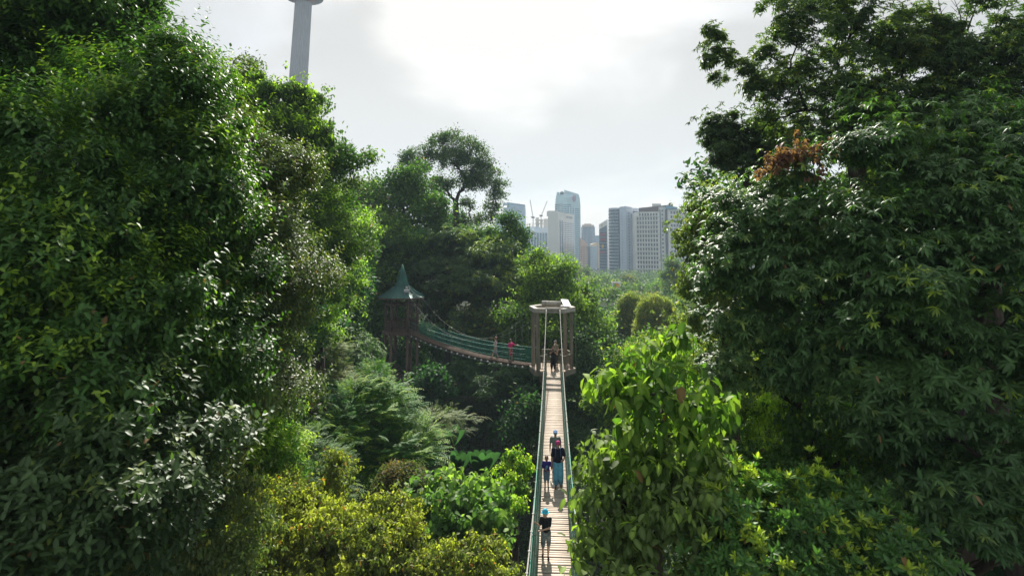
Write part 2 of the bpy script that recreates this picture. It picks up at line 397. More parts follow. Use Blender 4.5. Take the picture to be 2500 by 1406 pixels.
def tree(name, label, cat, lobes, leaf, L, rc, lai, pal, young=.15, base=None, group=None, open_=0, lm=None, bark=None,
         flat=.6, wr=None, trunk_r=None, fork=None, twigs=.35, yup=.5, extra=None, kc=2.0, hi_trunk=None, cull=.4, smooth=False, zb=.45):
    if lobes[0][2] < 26: L = L * .74
    lob = []
    for l in lobes:
        px, py, d, rx, ry = l[:5]; s = d / FP
        lob.append((P(px, py, d), (rx * s, (l[5] if len(l) > 5 else rx * s * .9), ry * s)))
    cs = np.array([l[0] for l in lob]); wts = np.array([l[1][0] * l[1][2] for l in lob])
    cen = (cs * wts[:, None]).sum(0) / wts.sum()
    if base is None: bx, by = cen[0], cen[1] + .3
    else: bp = P(base[0], 600, base[1]); bx, by = bp[0], bp[1]
    bz = float(terr(bx, by))
    root = empty(name, (bx, by, bz), label, cat, group)
    V, T, C, cl, ow = foliage(lob, leaf, L, rc, lai, pal, young, open_, flat, wr, yup, kc, cull, smooth, zb)
    crown = link('crown', raw_mesh('crown', V - np.array([bx, by, bz]), T, lm or LM, C), root)
    mb = MB(); hgt = cs[:, 2].max() - bz; tr = trunk_r or max(.05, .012 * hgt + .04)
    low = cs[:, 2].min(); fz = fork if fork is not None else max(bz + .45 * hgt, min(low, bz + .75 * hgt))
    top = np.array([cen[0] * .6 + bx * .4, cen[1] * .6 + by * .4, fz])
    if hi_trunk is not None: top = P(*hi_trunk)
    b0 = np.array([bx, by, bz - .3])
    tubes(mb, curve(b0, top, 0, 8, .008), tr * 1.15, tr * .7, 9)
    conn = [(top, tr * .8)]; order = sorted(range(len(lob)), key=lambda q: np.linalg.norm(lob[q][0] - top)); maxr = max(l[1][0] for l in lob)
    for i in order:
        c, r = lob[i]
        k_ = min(range(len(conn)), key=lambda q: np.linalg.norm(conn[q][0] - c) + .35 * np.linalg.norm(conn[q][0] - top) * (q > 0))
        o_, pr = conn[k_]; lr = min(pr * .8, tr * (.22 + .36 * min(1, r[0] / maxr)))
        pts = curve(o_, c, .07, 6, .045); tubes(mb, pts, lr, lr * .5, 6); conn.append((c, lr * .75))
        mine = cl[ow == i]
        if len(mine):
            pick = mine[rng.permutation(len(mine))[:max(3, int(len(mine) * twigs))][:60]]
            for q in pick:
                j = rng.integers(2, 6); tubes(mb, curve(pts[min(j, 5)], q, rng.uniform(-.05, .12), 4, .03), lr * .28, lr * .07, 4)
    mb.build('trunk', bark or BARK, root)
    NT[0] += len(T)
    if extra: extra(root)
    return root

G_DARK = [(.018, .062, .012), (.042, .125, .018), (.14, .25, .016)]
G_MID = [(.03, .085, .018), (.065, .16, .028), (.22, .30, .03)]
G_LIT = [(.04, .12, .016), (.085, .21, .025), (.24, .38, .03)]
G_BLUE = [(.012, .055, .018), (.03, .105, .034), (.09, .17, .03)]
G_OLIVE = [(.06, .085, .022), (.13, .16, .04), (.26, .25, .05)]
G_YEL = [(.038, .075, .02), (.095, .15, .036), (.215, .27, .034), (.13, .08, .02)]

# ------------------------------------------------------------------ canopy walkway
WOOD = bpy.data.materials.new('weathered_deck_board'); WOOD.use_nodes = True
_t = WOOD.node_tree; _b = _t.nodes['Principled BSDF']; _b.inputs['Roughness'].default_value = .8; _b.inputs['Specular IOR Level'].default_value = .2
_a = N(_t, 'ShaderNodeAttribute', attribute_name='col'); _tc = N(_t, 'ShaderNodeTexCoord')
_n = N(_t, 'ShaderNodeTexNoise'); _n.inputs['Scale'].default_value = 2.2; _n.inputs['Detail'].default_value = 8; _n.inputs['Roughness'].default_value = .7
_mp = N(_t, 'ShaderNodeMapping'); _mp.inputs['Scale'].default_value = (1.0, 3.0, 3); _t.links.new(_tc.outputs['Object'], _mp.inputs[0]); _t.links.new(_mp.outputs[0], _n.inputs[0])
_mr = N(_t, 'ShaderNodeMapRange'); _mr.inputs[1].default_value = .3; _mr.inputs[2].default_value = .75; _mr.inputs[3].default_value = 1.12; _mr.inputs[4].default_value = .62
_t.links.new(_n.outputs[0], _mr.inputs[0])
_vm = N(_t, 'ShaderNodeVectorMath', operation='SCALE'); _t.links.new(_a.outputs['Color'], _vm.inputs[0]); _t.links.new(_mr.outputs[0], _vm.inputs['Scale'])
_t.links.new(_vm.outputs[0], _b.inputs['Base Color'])
TIMBER = mat('dark_timber', (.27, .235, .18), .8, .25, var=.45, vscale=1.2, bump=.3, bscale=6, stretch=(4, 4, .5))
TIMBERW = mat('weathered_timber', (.44, .40, .34), .75, .3, var=.3, vscale=1.5, bump=.3, bscale=6, stretch=(3, 3, .6))
BROWN = mat('brown_stained_timber', (.15, .10, .075), .75, .3, var=.4, vscale=1.5, bump=.25, bscale=6, stretch=(3, 3, .6))
ROPE = mat('pale_rope', (.42, .40, .36), .85, .2, var=.35, vscale=14)
STEEL = mat('galvanised_steel', (.20, .20, .19), .6, .3, 0, var=.2)
NET = mat('green_netting', (.008, .17, .12), .55, .4, var=.3, vscale=5)
NETR = mat('green_rope', (.03, .27, .19), .6, .4, var=.3, vscale=8)
ROOFG = mat('green_metal_roof', (.035, .15, .115), .45, .5, .15, var=.35, vscale=1.6)
CONC = mat('pale_board', (.5, .5, .5), .6, .4, var=.15)

yb = math.atan(99 / 1500)
bd = np.array([math.sin(yb), math.cos(yb), 0]); bs = np.array([math.cos(yb), -math.sin(yb), 0]); UP = np.array([0, 0, 1.0])
def bridge(name, label, origin, dirv, side, length, zfun, wid, cabz, cabs, nmax, plank=.42, light=True, two=True, a_off=0):
    root = empty(name, origin + dirv * length / 2 + UP * (zfun(.5)), label, 'footbridge')
    o = np.array(origin)
    def at(u, s, h): return o + dirv * u + side * s + UP * (zfun(u / length) + h)
    # deck of separate boards
    VV, FF, CC = [], [], []; n = int(length / plank)
    for i in range(n):
        u0 = i * plank; pieces = 3; tone = rng.uniform(.88, 1.1)
        for j in range(pieces):
            a = u0 + .022 + (plank - .044) * j / pieces + .0015; b = u0 + .022 + (plank - .044) * (j + 1) / pieces - .0015
            base = np.array([.60, .50, .41]) if light else np.array([.15, .105, .075])
            c = base * tone * rng.uniform(.9, 1.08); dz = rng.uniform(-.003, .003)
            k = len(VV)
            for h in (-.03, 0):
                for uu, ss in ((a, -wid / 2), (b, -wid / 2), (b, wid / 2), (a, wid / 2)):
                    VV.append(at(uu, ss, h + dz)); CC.append(c)
            FF += [[k + q for q in f] for f in ((0, 1, 2, 3), (4, 7, 6, 5), (0, 4, 5, 1), (1, 5, 6, 2), (2, 6, 7, 3), (3, 7, 4, 0))]
    rl = np.array(root.location)
    link('deck', raw_mesh('deck', np.array(VV) - rl, FF, WOOD, np.array(CC)), root)
    mb = MB()
    for s in (-1, 1):
        m2 = MB(); m2.tube([at(u, s * (wid / 2 - .06), -.10) for u in np.linspace(0, length, 40)], .04, 6); m2.build('bearer', BROWN, root)
    us = np.linspace(0, length, 50)
    for s in (-1, 1):
        m = MB(); m.tube([at(u, s * cabs(u / length), cabz(u / length)) for u in us], .020 if light else .010, 6); m.build('main_cable', ROPE if light else STEEL, root)
        if two or s == a_off:
            # netting: crossing strands
            m = MB(); nu = int(length / .07)
            def npt(u, h): return at(min(max(u, 0), length), s * (wid / 2 + .015 + .10 * h), h * 1.08)
            for i in range(nu):
                for dirn in (0, 1):
                    u = i * .07; pts = [npt(u + (h if dirn else -h) * .5, h) for h in (0, .5, 1)]
                    r = .011; V = []
                    for p in pts: V += [p - dirv * r, p + dirv * r]
                    m.add(V, [(0, 1, 3, 2), (2, 3, 5, 4)])
            for h in np.linspace(.1, .95, 8):
                V = []; F = []
                for q, u in enumerate(us): V += [npt(u, h) - UP * .008, npt(u, h) + UP * .008]
                F = [(2 * q, 2 * q + 2, 2 * q + 3, 2 * q + 1) for q in range(len(us) - 1)]
                m.add(V, F)
            m.build('side_net', NET, root)
        for h in (1.0, .68, .36) if True else ():
            m = MB(); m.tube([at(u, s * (wid / 2 + .02 + .11 * h), h * 1.1) for u in us], .017 if h == 1.0 else .009, 5)
            m.build('hand_rope' if h == 1.0 else 'side_rope', NETR, root)
    nh = nmax
    for i in range(nh):
        u = (i + .5) * length / nh
        for s in (-1, 1):
            m = MB(); top = at(u, s * cabs(u / length), cabz(u / length)); bot = at(u, s * (wid / 2 + .03), -.08)
            mid = at(u, s * (wid / 2 + .13), 1.1)
            m.tube([top, mid, bot], .0075, 4)
            kq = 1 if light else .55; m.box(top, (.06 * kq, .06 * kq, .06 * kq)); m.box(top - UP * .07, (.025 * kq, .09 * kq, .03 * kq)); m.box(mid, (.035 * kq, .035 * kq, .035 * kq))
            m.build('hanger', STEEL, root)
    return root, at
L1 = 42.5
zf1 = lambda t: CZ - 8.42 - .27 * (1 - (2 * t - 1) ** 2)
b1, at1 = bridge('suspension_footbridge', 'long straight footbridge of pale boards with green netting running to the timber tower',
    np.array([0, 0, 0.0]), bd, bs, L1, zf1, .90, lambda t: 1.05 + 3.15 * (2 * t - 1) ** 2, lambda t: .70 - .24 * t, 34)
# observation tower -----------------------------------------------------
TO = bd * 42.5; TZ = CZ - 8.42
def tw(x, y, z=0): return TO + bs * x + bd * y + UP * (TZ + z)
tb = TO + bd * 1.6
tower = empty('observation_tower', (tb[0], tb[1], float(terr(tb[0], tb[1]))), 'open grey timber tower with hexagonal ring top where the two footbridges meet', 'tower')
# plan of platform (x across, y away)
PLAN = [(-1.22, 0), (.75, -.1), (1.48, 1.25), (.98, 2.7), (-.95, 2.85), (-1.62, 1.75)]
def ring(mb, plan, z0, z1, inner, mi=0):
    n = len(plan); cx = sum(p[0] for p in plan) / n; cy_ = sum(p[1] for p in plan) / n
    V = []
    for z in (z0, z1):
        for k in (1, inner):
            for p in plan: V.append(tw(cx + (p[0] - cx) * k, cy_ + (p[1] - cy_) * k, z))
    F = []
    for i in range(n):
        j = (i + 1) % n
        F += [(i, j, 2 * n + j, 2 * n + i), (n + j, n + i, 3 * n + i, 3 * n + j), (2 * n + i, 2 * n + j, 3 * n + j, 3 * n + i), (i, n + i, n + j, j)]
    mb.add(V, F, mi)
PO = [(-.1 + (x + .1) * 1.05, 1.4 + (y - 1.4) * 1.05) for x, y in PLAN]
m = MB(); ring(m, PO, 3.88, 4.17, .80); m.build('top_ring', TIMBERW, tower)
m = MB(); ring(m, PO, -.34, -.03, .9); m.build('floor_beam', TIMBER, tower)
m = MB()
for j in range(22):
    y0 = -.1 + 2.95 * j / 22; y1 = y0 + 2.95 / 22 - .012
    def xr(y):
        xs = []
        for i in range(6):
            a, b = PLAN[i], PLAN[(i + 1) % 6]
            if (a[1] - y) * (b[1] - y) < 0: xs.append(a[0] + (b[0] - a[0]) * (y - a[1]) / (b[1] - a[1]))
        return (min(xs), max(xs)) if len(xs) > 1 else (-.2, .2)
    xa, xb = xr((y0 + y1) / 2)
    m.box(tw((xa + xb) / 2, (y0 + y1) / 2, -.02), (xb - xa, y1 - y0, .04), -yb)
DK = mat('pale_deck_board', (.44, .34, .25), .8, .2, var=.35, vscale=3)
m.build('floor', DK, tower)
for (x, y) in ((-1.04, .12), (-1.42, 1.70), (1.26, 1.22), (.86, 2.5)):
    m = MB(); m.box(tw(x, y, 1.93), (.25, .25, 3.9), -yb); m.build('post', TIMBER, tower)
# railings
def rail(a, b, parent, mt, n, h=.98, T=tw, bal=.035, top=.07):
    m = MB(); A = T(*a, h); B = T(*b, h); m.bar(A, B, top, .05); A2 = T(*a, .12); B2 = T(*b, .12); m.bar(A2, B2, .05, .05); m.bar(A2 - UP * .02, A, .05, .05, up=(0, 1, 0)); m.bar(B2 - UP * .02, B, .05, .05, up=(0, 1, 0))
    r = m.build('railing', mt, parent)
    for i in range(n):
        t = (i + .5) / n; p = np.array(A2) * (1 - t) + np.array(B2) * t
        mm = MB(); mm.box(p + UP * (h - .12) / 2, (bal, bal, h - .17), -yb)
        V = np.array(mm.v) - np.array(parent.location); me = bpy.data.meshes.new('baluster'); me.from_pydata([tuple(v) for v in V], [], mm.f); me.materials.append(mt)
        link('baluster', me, r)
    return r
rail((-.9, .04), (-.5, .0), tower, TIMBER, 4); rail((.52, 0), (.75, -.02), tower, TIMBER, 2); rail((.78, .02), (1.3, 1.05), tower, TIMBER, 7)
rail((1.3, 1.45), (.98, 2.5), tower, TIMBER, 7); rail((.8, 2.66), (-.8, 2.76), tower, TIMBER, 10)
for x in (-.5, .5):
    m = MB(); m.box(tw(x, .0, .55), (.10, .10, 1.1), -yb); m.build('gate_post', TIMBER, tower)
m = MB(); m.tube([tw(-.78, 1.55, 4.36), tw(-.28, 1.5, 4.36), tw(.55, 1.42, 4.36)], [.2, .185, .18], 14); m.build('cable_log', TIMBERW, tower)
m = MB()
for x in (-.55, -.3): m.tube([tw(x, 1.5, 4.36), tw(x + .02, 1.5, 4.36)], .215, 14)
m.build('log_strap', STEEL, tower)
m = MB(); m.tube([tw(-.52, -.06, 4.12), tw(.52, -.1, 4.12)], .125, 12); m.build('cable_saddle', TIMBERW, tower)
m = MB(); a0, a1, a2, a3 = tw(.55, 1.9, 4.62), tw(1.05, 1.8, 4.60), tw(1.25, .35, 4.26), tw(.75, .45, 4.28)
nn_ = np.cross(a1 - a0, a3 - a0); nn_ = nn_ / np.linalg.norm(nn_) * .02
m.add([a0 - nn_, a1 - nn_, a2 - nn_, a3 - nn_, a0 + nn_, a1 + nn_, a2 + nn_, a3 + nn_], [(0, 3, 2, 1), (4, 5, 6, 7), (0, 1, 5, 4), (1, 2, 6, 5), (2, 3, 7, 6), (3, 0, 4, 7)])
m.build('tilted_panel', CONC, tower)
m = MB(); m.box(tw(.72, .62, 4.24), (.4, .22, .12), -yb); m.build('panel_box', CONC, tower); m = MB(); m.box(tw(.9, 1.6, 4.35), (.06, .06, .4), -yb); m.build('panel_strut', CONC, tower)
for x in (-.46, .46):
    m = MB(); m.tube([tw(x, -.18, 4.18), tw(x, -.22, 4.0), tw(x, -.30, 3.86)], [.03, .05, .065], 8); m.build('cable_socket', CONC, tower)
m = MB(); m.tube([tw(1.56, 1.25, 4.2), tw(1.56, 1.25, 0), tw(1.56, 1.25, -.3)], .022, 6); m.build('drain_pipe', STEEL, tower)
m = MB()
for a, b in (((-1.3, -.04), (-1.66, 1.7)), ((-1.3, -.04), (-.95, -.06))): m.tube([tw(*a, .05), tw(*b, .05)], .025, 6)
m.build('edge_pipe', STEEL, tower)
m = MB(); ring(m, [(x * .62 - .03, 1.4 + (y - 1.4) * .62) for x, y in PLAN], -.95, -.34, .6); m.build('corbel', TIMBER, tower)
for (x, y) in ((-.62, .5), (.62, .5), (.55, 2.1), (-.65, 2.2)):
    p = tw(x, y, 0); z0 = float(terr(p[0], p[1])) - .3; zt = TZ - .34
    m = MB(); q = [(p[0] + i * .17, p[1] + j * .17) for i, j in ((-1, -1), (1, -1), (1, 1), (-1, 1))]; m.prism(q, z0, zt); m.build('column', TIMBER, tower)
for z in (-3, -6.5, -10):
    m = MB()
    for a, b in (((-.62, .5), (.62, .5)), ((.62, .5), (.55, 2.1)), ((.55, 2.1), (-.65, 2.2)), ((-.65, 2.2), (-.62, .5))): m.bar(tw(*a, z), tw(*b, z), .12, .16)
    m.build('cross_beam', TIMBER, tower)
# bridge to the pavilion ---------------------------------------------------
pA = tw(-1.5, 2.3, 0); pA[2] = 0; pB = P(1012, 800, 57.6); pB[2] = 0
L2 = float(np.linalg.norm(pB - pA)); d2 = (pB - pA) / L2; s2 = np.array([d2[1], -d2[0], 0])
if s2[1] > 0: s2 = -s2     # s2 points to the camera side
zPB = P(1012, 813, 57.6)[2]
zf2 = lambda t: TZ + (zPB - TZ) * t - .42 * (1 - (2 * t - 1) ** 2)
b2, at2 = bridge('pavilion_footbridge', 'sagging brown footbridge with green net hanging between tower and green roofed pavilion',
    pA, d2, s2, L2, zf2, .95, lambda t: 1.15 + 2.25 * (2 * t - 1) ** 2, lambda t: .60, 22, light=False, two=False, a_off=-1)
m = MB(); m.tube([at2(u, .56, -.2 - .0 * u) for u in np.linspace(0, L2, 30)], .02, 5); m.build('edge_cable', STEEL, b2)
for i in range(20):
    u = (i + .5) * L2 / 20; m = MB(); m.ball(at2(u, .56, -.18), .085, 10, 7); m.build('cable_clamp', CONC, b2)
# pavilion -----------------------------------------------------------------
pc = P(980, 813, 59.3); PZ = zPB
pav = empty('forest_pavilion', (pc[0], pc[1], float(terr(pc[0], pc[1]))), 'brown timber lookout hut with pointed green metal roof at the far bridge end', 'pavilion')
def pv(a, r, z): return np.array([pc[0] + r * math.cos(a), pc[1] + r * math.sin(a), PZ + z])
n8 = 8; a0_ = R_(22.5) + .12
prof = [(2.32, 3.18), (1.5, 3.60), (.78, 4.14), (.66, 4.2), (.42, 5.0), (.02, 6.2)]
m = MB(); V = []
for r, z in prof:
    for k in range(n8): V.append(pv(a0_ + 2 * math.pi * k / n8, r, z))
F = []
for i in range(len(prof) - 1):
    for k in range(n8): F.append((i * n8 + k, i * n8 + (k + 1) % n8, (i + 1) * n8 + (k + 1) % n8, (i + 1) * n8 + k))
F.append(tuple(range(n8))[::-1]); m.add(V, F)
roof = m.build('roof', ROOFG, pav)
m = MB()
for k in range(n8):
    A = [pv(a0_ + 2 * math.pi * k / n8, r, z) for r, z in prof]; B = [pv(a0_ + 2 * math.pi * (k + 1) / n8, r, z) for r, z in prof]
    for j in range(8):
        t = j / 8; pts = [A[i] * (1 - t) + B[i] * t + UP * .02 for i in range(len(prof))]
        rr = .035 if j == 0 else .016
        if j % 2 == 0: m.tube(pts, rr, 4)
        else: m.tube(pts[:4], rr, 4)
m.build('roof_seam', ROOFG, pav)
m = MB()
for k in range(n8):
    m.bar(pv(a0_ + 2 * math.pi * k / n8, 2.28, 3.12), pv(a0_ + 2 * math.pi * (k + 1) / n8, 2.28, 3.12), .06, .14)
m.build('fascia', BROWN, pav)
for k in range(6):
    a = R_(-118) + 2 * math.pi * k / 6
    p = pv(a, 1.5, 0); m = MB(); m.tube([p + UP * 3.35, p - UP * .3], .12, 10)
    z0 = float(terr(p[0], p[1])); m.tube([p - UP * .3, np.array([p[0], p[1], z0 - .3])], .13, 10); m.build('post', BROWN, pav)
    q = pv(a + math.pi / 3, 1.5, 0)
    m = MB(); m.bar(p + UP * 2.5, q + UP * 2.5, .12, .16); m.build('tie_beam', BROWN, pav)
    m = MB(); m.bar(pv(a, 1.72, -.12), pv(a + math.pi / 3, 1.72, -.12), .16, .34); m.build('floor_beam', BROWN, pav)
    if k not in (1,):
        m = MB(); m.bar(p + UP * .95, q + UP * .95, .07, .06); m.bar(p + UP * .15, q + UP * .15, .06, .06)
        r = m.build('railing', BROWN, pav)
        for j in range(11):
            t = (j + 1) / 12; c = p * (1 - t) + q * t
            mm = MB(); mm.box(c + UP * .55, (.045, .045, .78)); V = np.array(mm.v) - np.array(pav.location)
            me = bpy.data.meshes.new('baluster'); me.from_pydata([tuple(v) for v in V], [], mm.f); me.materials.append(BROWN); link('baluster', me, r)
m = MB(); m.prism([tuple(pv(R_(-118) + 2 * math.pi * k / 6, 1.68, 0)[:2]) for k in range(6)], PZ - .1, PZ - .01); m.build('floor', BROWN, pav)
m = MB(); q = pv(R_(-62), 1.35, 3.80); m.box(q, (.5, .3, .25), .2); m.box(q + UP * .25, (.14, .14, .3)); m.build('cable_anchor', CONC, pav)
m = MB()
for a, b in ((R_(-72), .9), (R_(-40), .9)):
    m.tube([pv(a, 1.0, 4.1), pv(a, 1.65, 3.62), pv(a, 2.3, 3.25)], .022, 5)
m.build('anchor_cable', STEEL, pav)
# steps below the pavilion
m = MB()
for k in range(16):
    c = np.array([pc[0] - 2.2 + .26 * k, pc[1] + .9, PZ - 2.6 - .22 * k]); m.box(c, (.3, 1.0, .05)); m.box(c + np.array([0, 0, -.1]), (.04, 1.0, .18))
m.bar(np.array([pc[0] - 2.2, pc[1] + .4, PZ - 2.0]), np.array([pc[0] + 1.9, pc[1] + .4, PZ - 5.3]), .06, .06)
m.bar(np.array([pc[0] - 2.3, pc[1] + .4, PZ - 2.8]), np.array([pc[0] + 1.8, pc[1] + .4, PZ - 6.2]), .08, .26)
m.build('stair', BROWN, pav)
# telecom tower --------------------------------------------------------------
SHAFT = mat('tower_concrete', (.42, .415, .43), .7, .3, var=.12, vscale=.15)
PINK = mat('tower_ring_pink', (.42, .24, .24), .6, .4)
kd = 300.0; kb = P(722, 290, kd); kt = P(741.5, 0, kd); kdir = (kt - kb) / (kt[2] - kb[2])
kg = float(terr(kb[0], kb[1]))
tt = empty('communications_tower', (kb[0], kb[1], kg), 'tall slender grey fluted concrete shaft rising behind the left treetops', 'tower')
def kp(z): return kb + kdir * (z - kb[2])
m = MB()
nseg = 44; V = []; zs = [kg - 5, kb[2], kt[2] * .5 + kb[2] * .5, kt[2] + 1]; 
for z in zs:
    c = kp(z); r = np.interp(z, [kg, kb[2], kt[2]], [6.6, 4.6, 4.1])
    for k in range(nseg):
        a = 2 * math.pi * k / nseg; rr = r * (1 if k % 2 else .945); V.append((c[0] + rr * math.cos(a), c[1] + rr * math.sin(a), z))
F = []
for i in range(len(zs) - 1):
    for k in range(nseg): F.append((i * nseg + k, i * nseg + (k + 1) % nseg, (i + 1) * nseg + (k + 1) % nseg, (i + 1) * nseg + k))
m.add(V, F); m.build('shaft', SHAFT, tt)
def lathe(m, prof, c, n=40):
    V = []
    for r, z in prof:
        for k in range(n): V.append((c[0] + r * math.cos(2 * math.pi * k / n), c[1] + r * math.sin(2 * math.pi * k / n), z))
    m.add(V, [(i * n + k, i * n + (k + 1) % n, (i + 1) * n + (k + 1) % n, (i + 1) * n + k) for i in range(len(prof) - 1) for k in range(n)], 0, True)
zt = kt[2]
m = MB(); lathe(m, [(4.2, zt - 1.6), (4.9, zt - .6), (5.3, zt), (5.3, zt + .6), (4.6, zt + .9)], kp(zt)); m.build('collar', PINK, tt)
m = MB(); lathe(m, [(4.6, zt + .2), (9.4, zt + .8), (9.8, zt + 2.2), (12, zt + 9), (13, zt + 14), (12, zt + 18), (0.1, zt + 24)], kp(zt)); m.build('pod', SHAFT, tt)

# ------------------------------------------------------------------ city
def bm(name, c, rough=.7, **k): return mat(name, c, rough, .4, **k)
WHT = bm('white_render', (.80, .78, .73), var=.22, vscale=.12)
GREYC = bm('blue_grey_cladding', (.50, .57, .66), .55, var=.1, vscale=.1)
BEIGE = bm('beige_panel', (.72, .69, .63), var=.08, vscale=.1)
TEALC = bm('teal_grey_cladding', (.42, .58, .61), .5, var=.12, vscale=.1)
PALE = bm('pale_blue_panel', (.66, .76, .84), .5, var=.1)
PINKC = bm('salmon_render', (.52, .36, .29), var=.1, vscale=.2)
CREAM = bm('cream_render', (.60, .46, .30), var=.1, vscale=.2)
DARKB = bm('dark_brown_panel', (.12, .08, .07))
GL1 = mat('dark_window_glass', (.05, .085, .11), .18, .6)
GL2 = mat('blue_window_glass', (.17, .31, .43), .15, .6, c2=(.05, .10, .15), vscale=.08)
GL3 = mat('grey_window_glass', (.10, .115, .12), .2, .5)
GLN = mat('navy_curtain_glass', (.05, .09, .15), .14, .6, c2=(.03, .06, .10), vscale=.05)
RED = mat('red_sign', (.50, .05, .05), .6); GOLD = mat('gold_sign', (.65, .40, .04), .5); MAUVE = mat('mauve_emblem', (.34, .10, .18), .6)
BLUEP = mat('blue_mural', (.05, .25, .42), .6, c2=(.25, .45, .55), vscale=.6)
def q2(px, d): p = P(px, 600, d); return (p[0], p[1])
def zpx(py, px, d): return float(P(px, py, d)[2])
def bld(name, label, px, d, cat='building'):
    x, y = q2(px, d); return empty(name, (x, y, float(terr(x, y))), label, cat, )
def wall(root, pts, top, mat_, name='wall', z0=None):
    m = MB(); m.prism(pts, z0 if z0 is not None else root.location.z - 3, top); return m.build(name, mat_, root)
def shared_box(name, w_, h_, d_, mt, frame=None):
    m = MB(); m.box((0, 0, 0), (w_, d_, h_)); me = bpy.data.meshes.new(name); me.from_pydata(m.v, [], m.f); me.materials.append(mt); return me
def face_dir(A, B):
    A = np.array(A); B = np.array(B); d = B - A; L = np.linalg.norm(d); d = d / L; n = np.array([d[1], -d[0]])
    if n @ ((A + B) / 2) > 0: n = -n
    return A, d, L, n, math.atan2(d[1], d[0])
def windows(root, A, B, z0, z1, nc, nr, fw, fh, mt, name='window', limit=100, x0=0., x1=1., skip=0., used=None):
    A, d, L, n, ang = face_dir(A, B); L0 = L * x0; LL = L * (x1 - x0); cw = LL / nc; ch = (z1 - z0) / nr
    me = shared_box(name, cw * fw, ch * fh, .3, mt); rest = MB(); cnt = used or [0]
    for r in range(nr):
        for c in range(nc):
            if rng.uniform() < skip: continue
            p = A + d * (L0 + (c + .5) * cw) + n * .05; z = z1 - (r + .5) * ch
            if cnt[0] < limit:
                link(name, me, root, (p[0] - root.location.x, p[1] - root.location.y, z - root.location.z), ang); cnt[0] += 1
            else: rest.box((p[0], p[1], z), (cw * fw, .3, ch * fh), ang)
    if rest.v:
        o = rest.build(name, mt, root); o['kind'] = 'stuff'
def bands(root, A, B, z0, z1, n_, fh, mt, name='window_band', proud=.08, th=.4, x0=0, x1=1):
    A, d, L, n, ang = face_dir(A, B); ch = (z1 - z0) / n_
    c = A + d * L * (x0 + x1) / 2 + n * proud
    me = shared_box(name, L * (x1 - x0), ch * fh, th, mt)
    for r in range(n_):
        link(name, me, root, (c[0] - root.location.x, c[1] - root.location.y, z1 - (r + .5) * ch - root.location.z), ang)
def fins(root, A, B, z0, z1, n_, fw, mt, name='fin', proud=.2, th=.6, x0=0, x1=1):
    A, d, L, n, ang = face_dir(A, B); cw = L * (x1 - x0) / n_; m = MB()
    for c in range(n_):
        p = A + d * (L * x0 + (c + .5) * cw) + n * proud; m.box((p[0], p[1], (z0 + z1) / 2), (cw * fw, th, z1 - z0), ang)
    m.build(name, mt, root)
def back(pts, dep): return [(x + dep * .05, y + dep) for x, y in pts][::-1]

# white office block (right)
D = 470
r = bld('office_block', 'weathered white office block with rows of small square windows and dark rooftop', 1605, D)
a, b, c, e = q2(1553, D + 6), q2(1612, D), q2(1632, D - 2), q2(1700, D + 10)
zt = zpx(517, 1612, D); z0 = r.location.z - 3
wall(r, [a, b] + back([a, b], 30), [zpx(532, 1553, D)] * 0 + zt if False else zt, WHT)
wall(r, [(b[0] + .3, b[1] + 2.2), (c[0] + .0, c[1] + 4.2)] + back([b, c], 26), zpx(505, 1620, D), WHT, 'stair_core')
wall(r, [(c[0] + .4, c[1]), e] + back([c, e], 30), zpx(509, 1640, D), WHT)
cnt = [0]
windows(r, a, b, zpx(668, 1600, D), zpx(528, 1600, D), 8, 13, .58, .66, GL3, x0=.03, x1=.93, used=cnt)
windows(r, a, b, zpx(684, 1600, D), zpx(668, 1600, D), 7, 2, .5, .55, GL3, x0=.03, x1=.9, skip=.25, used=cnt)
windows(r, a, b, zpx(527.5, 1600, D), zpx(519.5, 1600, D), 7, 1, .6, .8, GL3, x0=.12, x1=.93, used=cnt)
windows(r, (c[0] + .4, c[1]), e, zpx(672, 1640, D), zpx(514, 1640, D), 9, 15, .6, .6, GL1, x0=.06, x1=.99, used=cnt)
A_ = (b[0] + .3, b[1] + 2.2); B_ = (c[0], c[1] + 4.2)
windows(r, A_, B_, zpx(660, 1620, D), zpx(509, 1620, D), 1, 15, .3, .34, GL1, name='stair_window', x0=.1, x1=.75)
fins(r, A_, B_, zpx(690, 1620, D), zpx(512, 1620, D), 1, .9, GL1, 'dark_strip', x0=.8, x1=.96)
fins(r, A_, B_, zpx(690, 1620, D), zpx(512, 1620, D), 1, .9, GL1, 'dark_strip', x0=0, x1=.16)
m = MB(); z1_ = zt
m.prism([q2(1561, D + 5), q2(1645, D + 6), q2(1645, D + 26), q2(1561, D + 26)], zt - 1, [zpx(507, 1561, D), zpx(498, 1645, D), zpx(498, 1645, D), zpx(507, 1561, D)]); m.build('penthouse', DARKB, r)
m = MB(); m.prism([q2(1594, D + 8), q2(1616, D + 8), q2(1616, D + 20), q2(1594, D + 20)], zt, zpx(495.5, 1605, D)); m.build('roof_room', WHT, r)
m = MB(); m.prism([q2(1628, D - 4), q2(1655, D - 1), q2(1655, D + 8), q2(1628, D + 8)], zpx(510.5, 1640, D), [zpx(502, 1628, D), zpx(506, 1655, D), zpx(506, 1655, D), zpx(502, 1628, D)]); m.build('roof_mural', BLUEP, r)
m = MB(); _, dd_, LL_, nn2, an = face_dir(a, b)
for k in range(14):
    z = zpx(528 + k * 10.77, 1600, D); p = (np.array(a) + np.array(b)) / 2 + nn2 * .25; m.box((p[0], p[1], z), (LL_, .5, .35), an)
m.build('ledge', WHT, r)

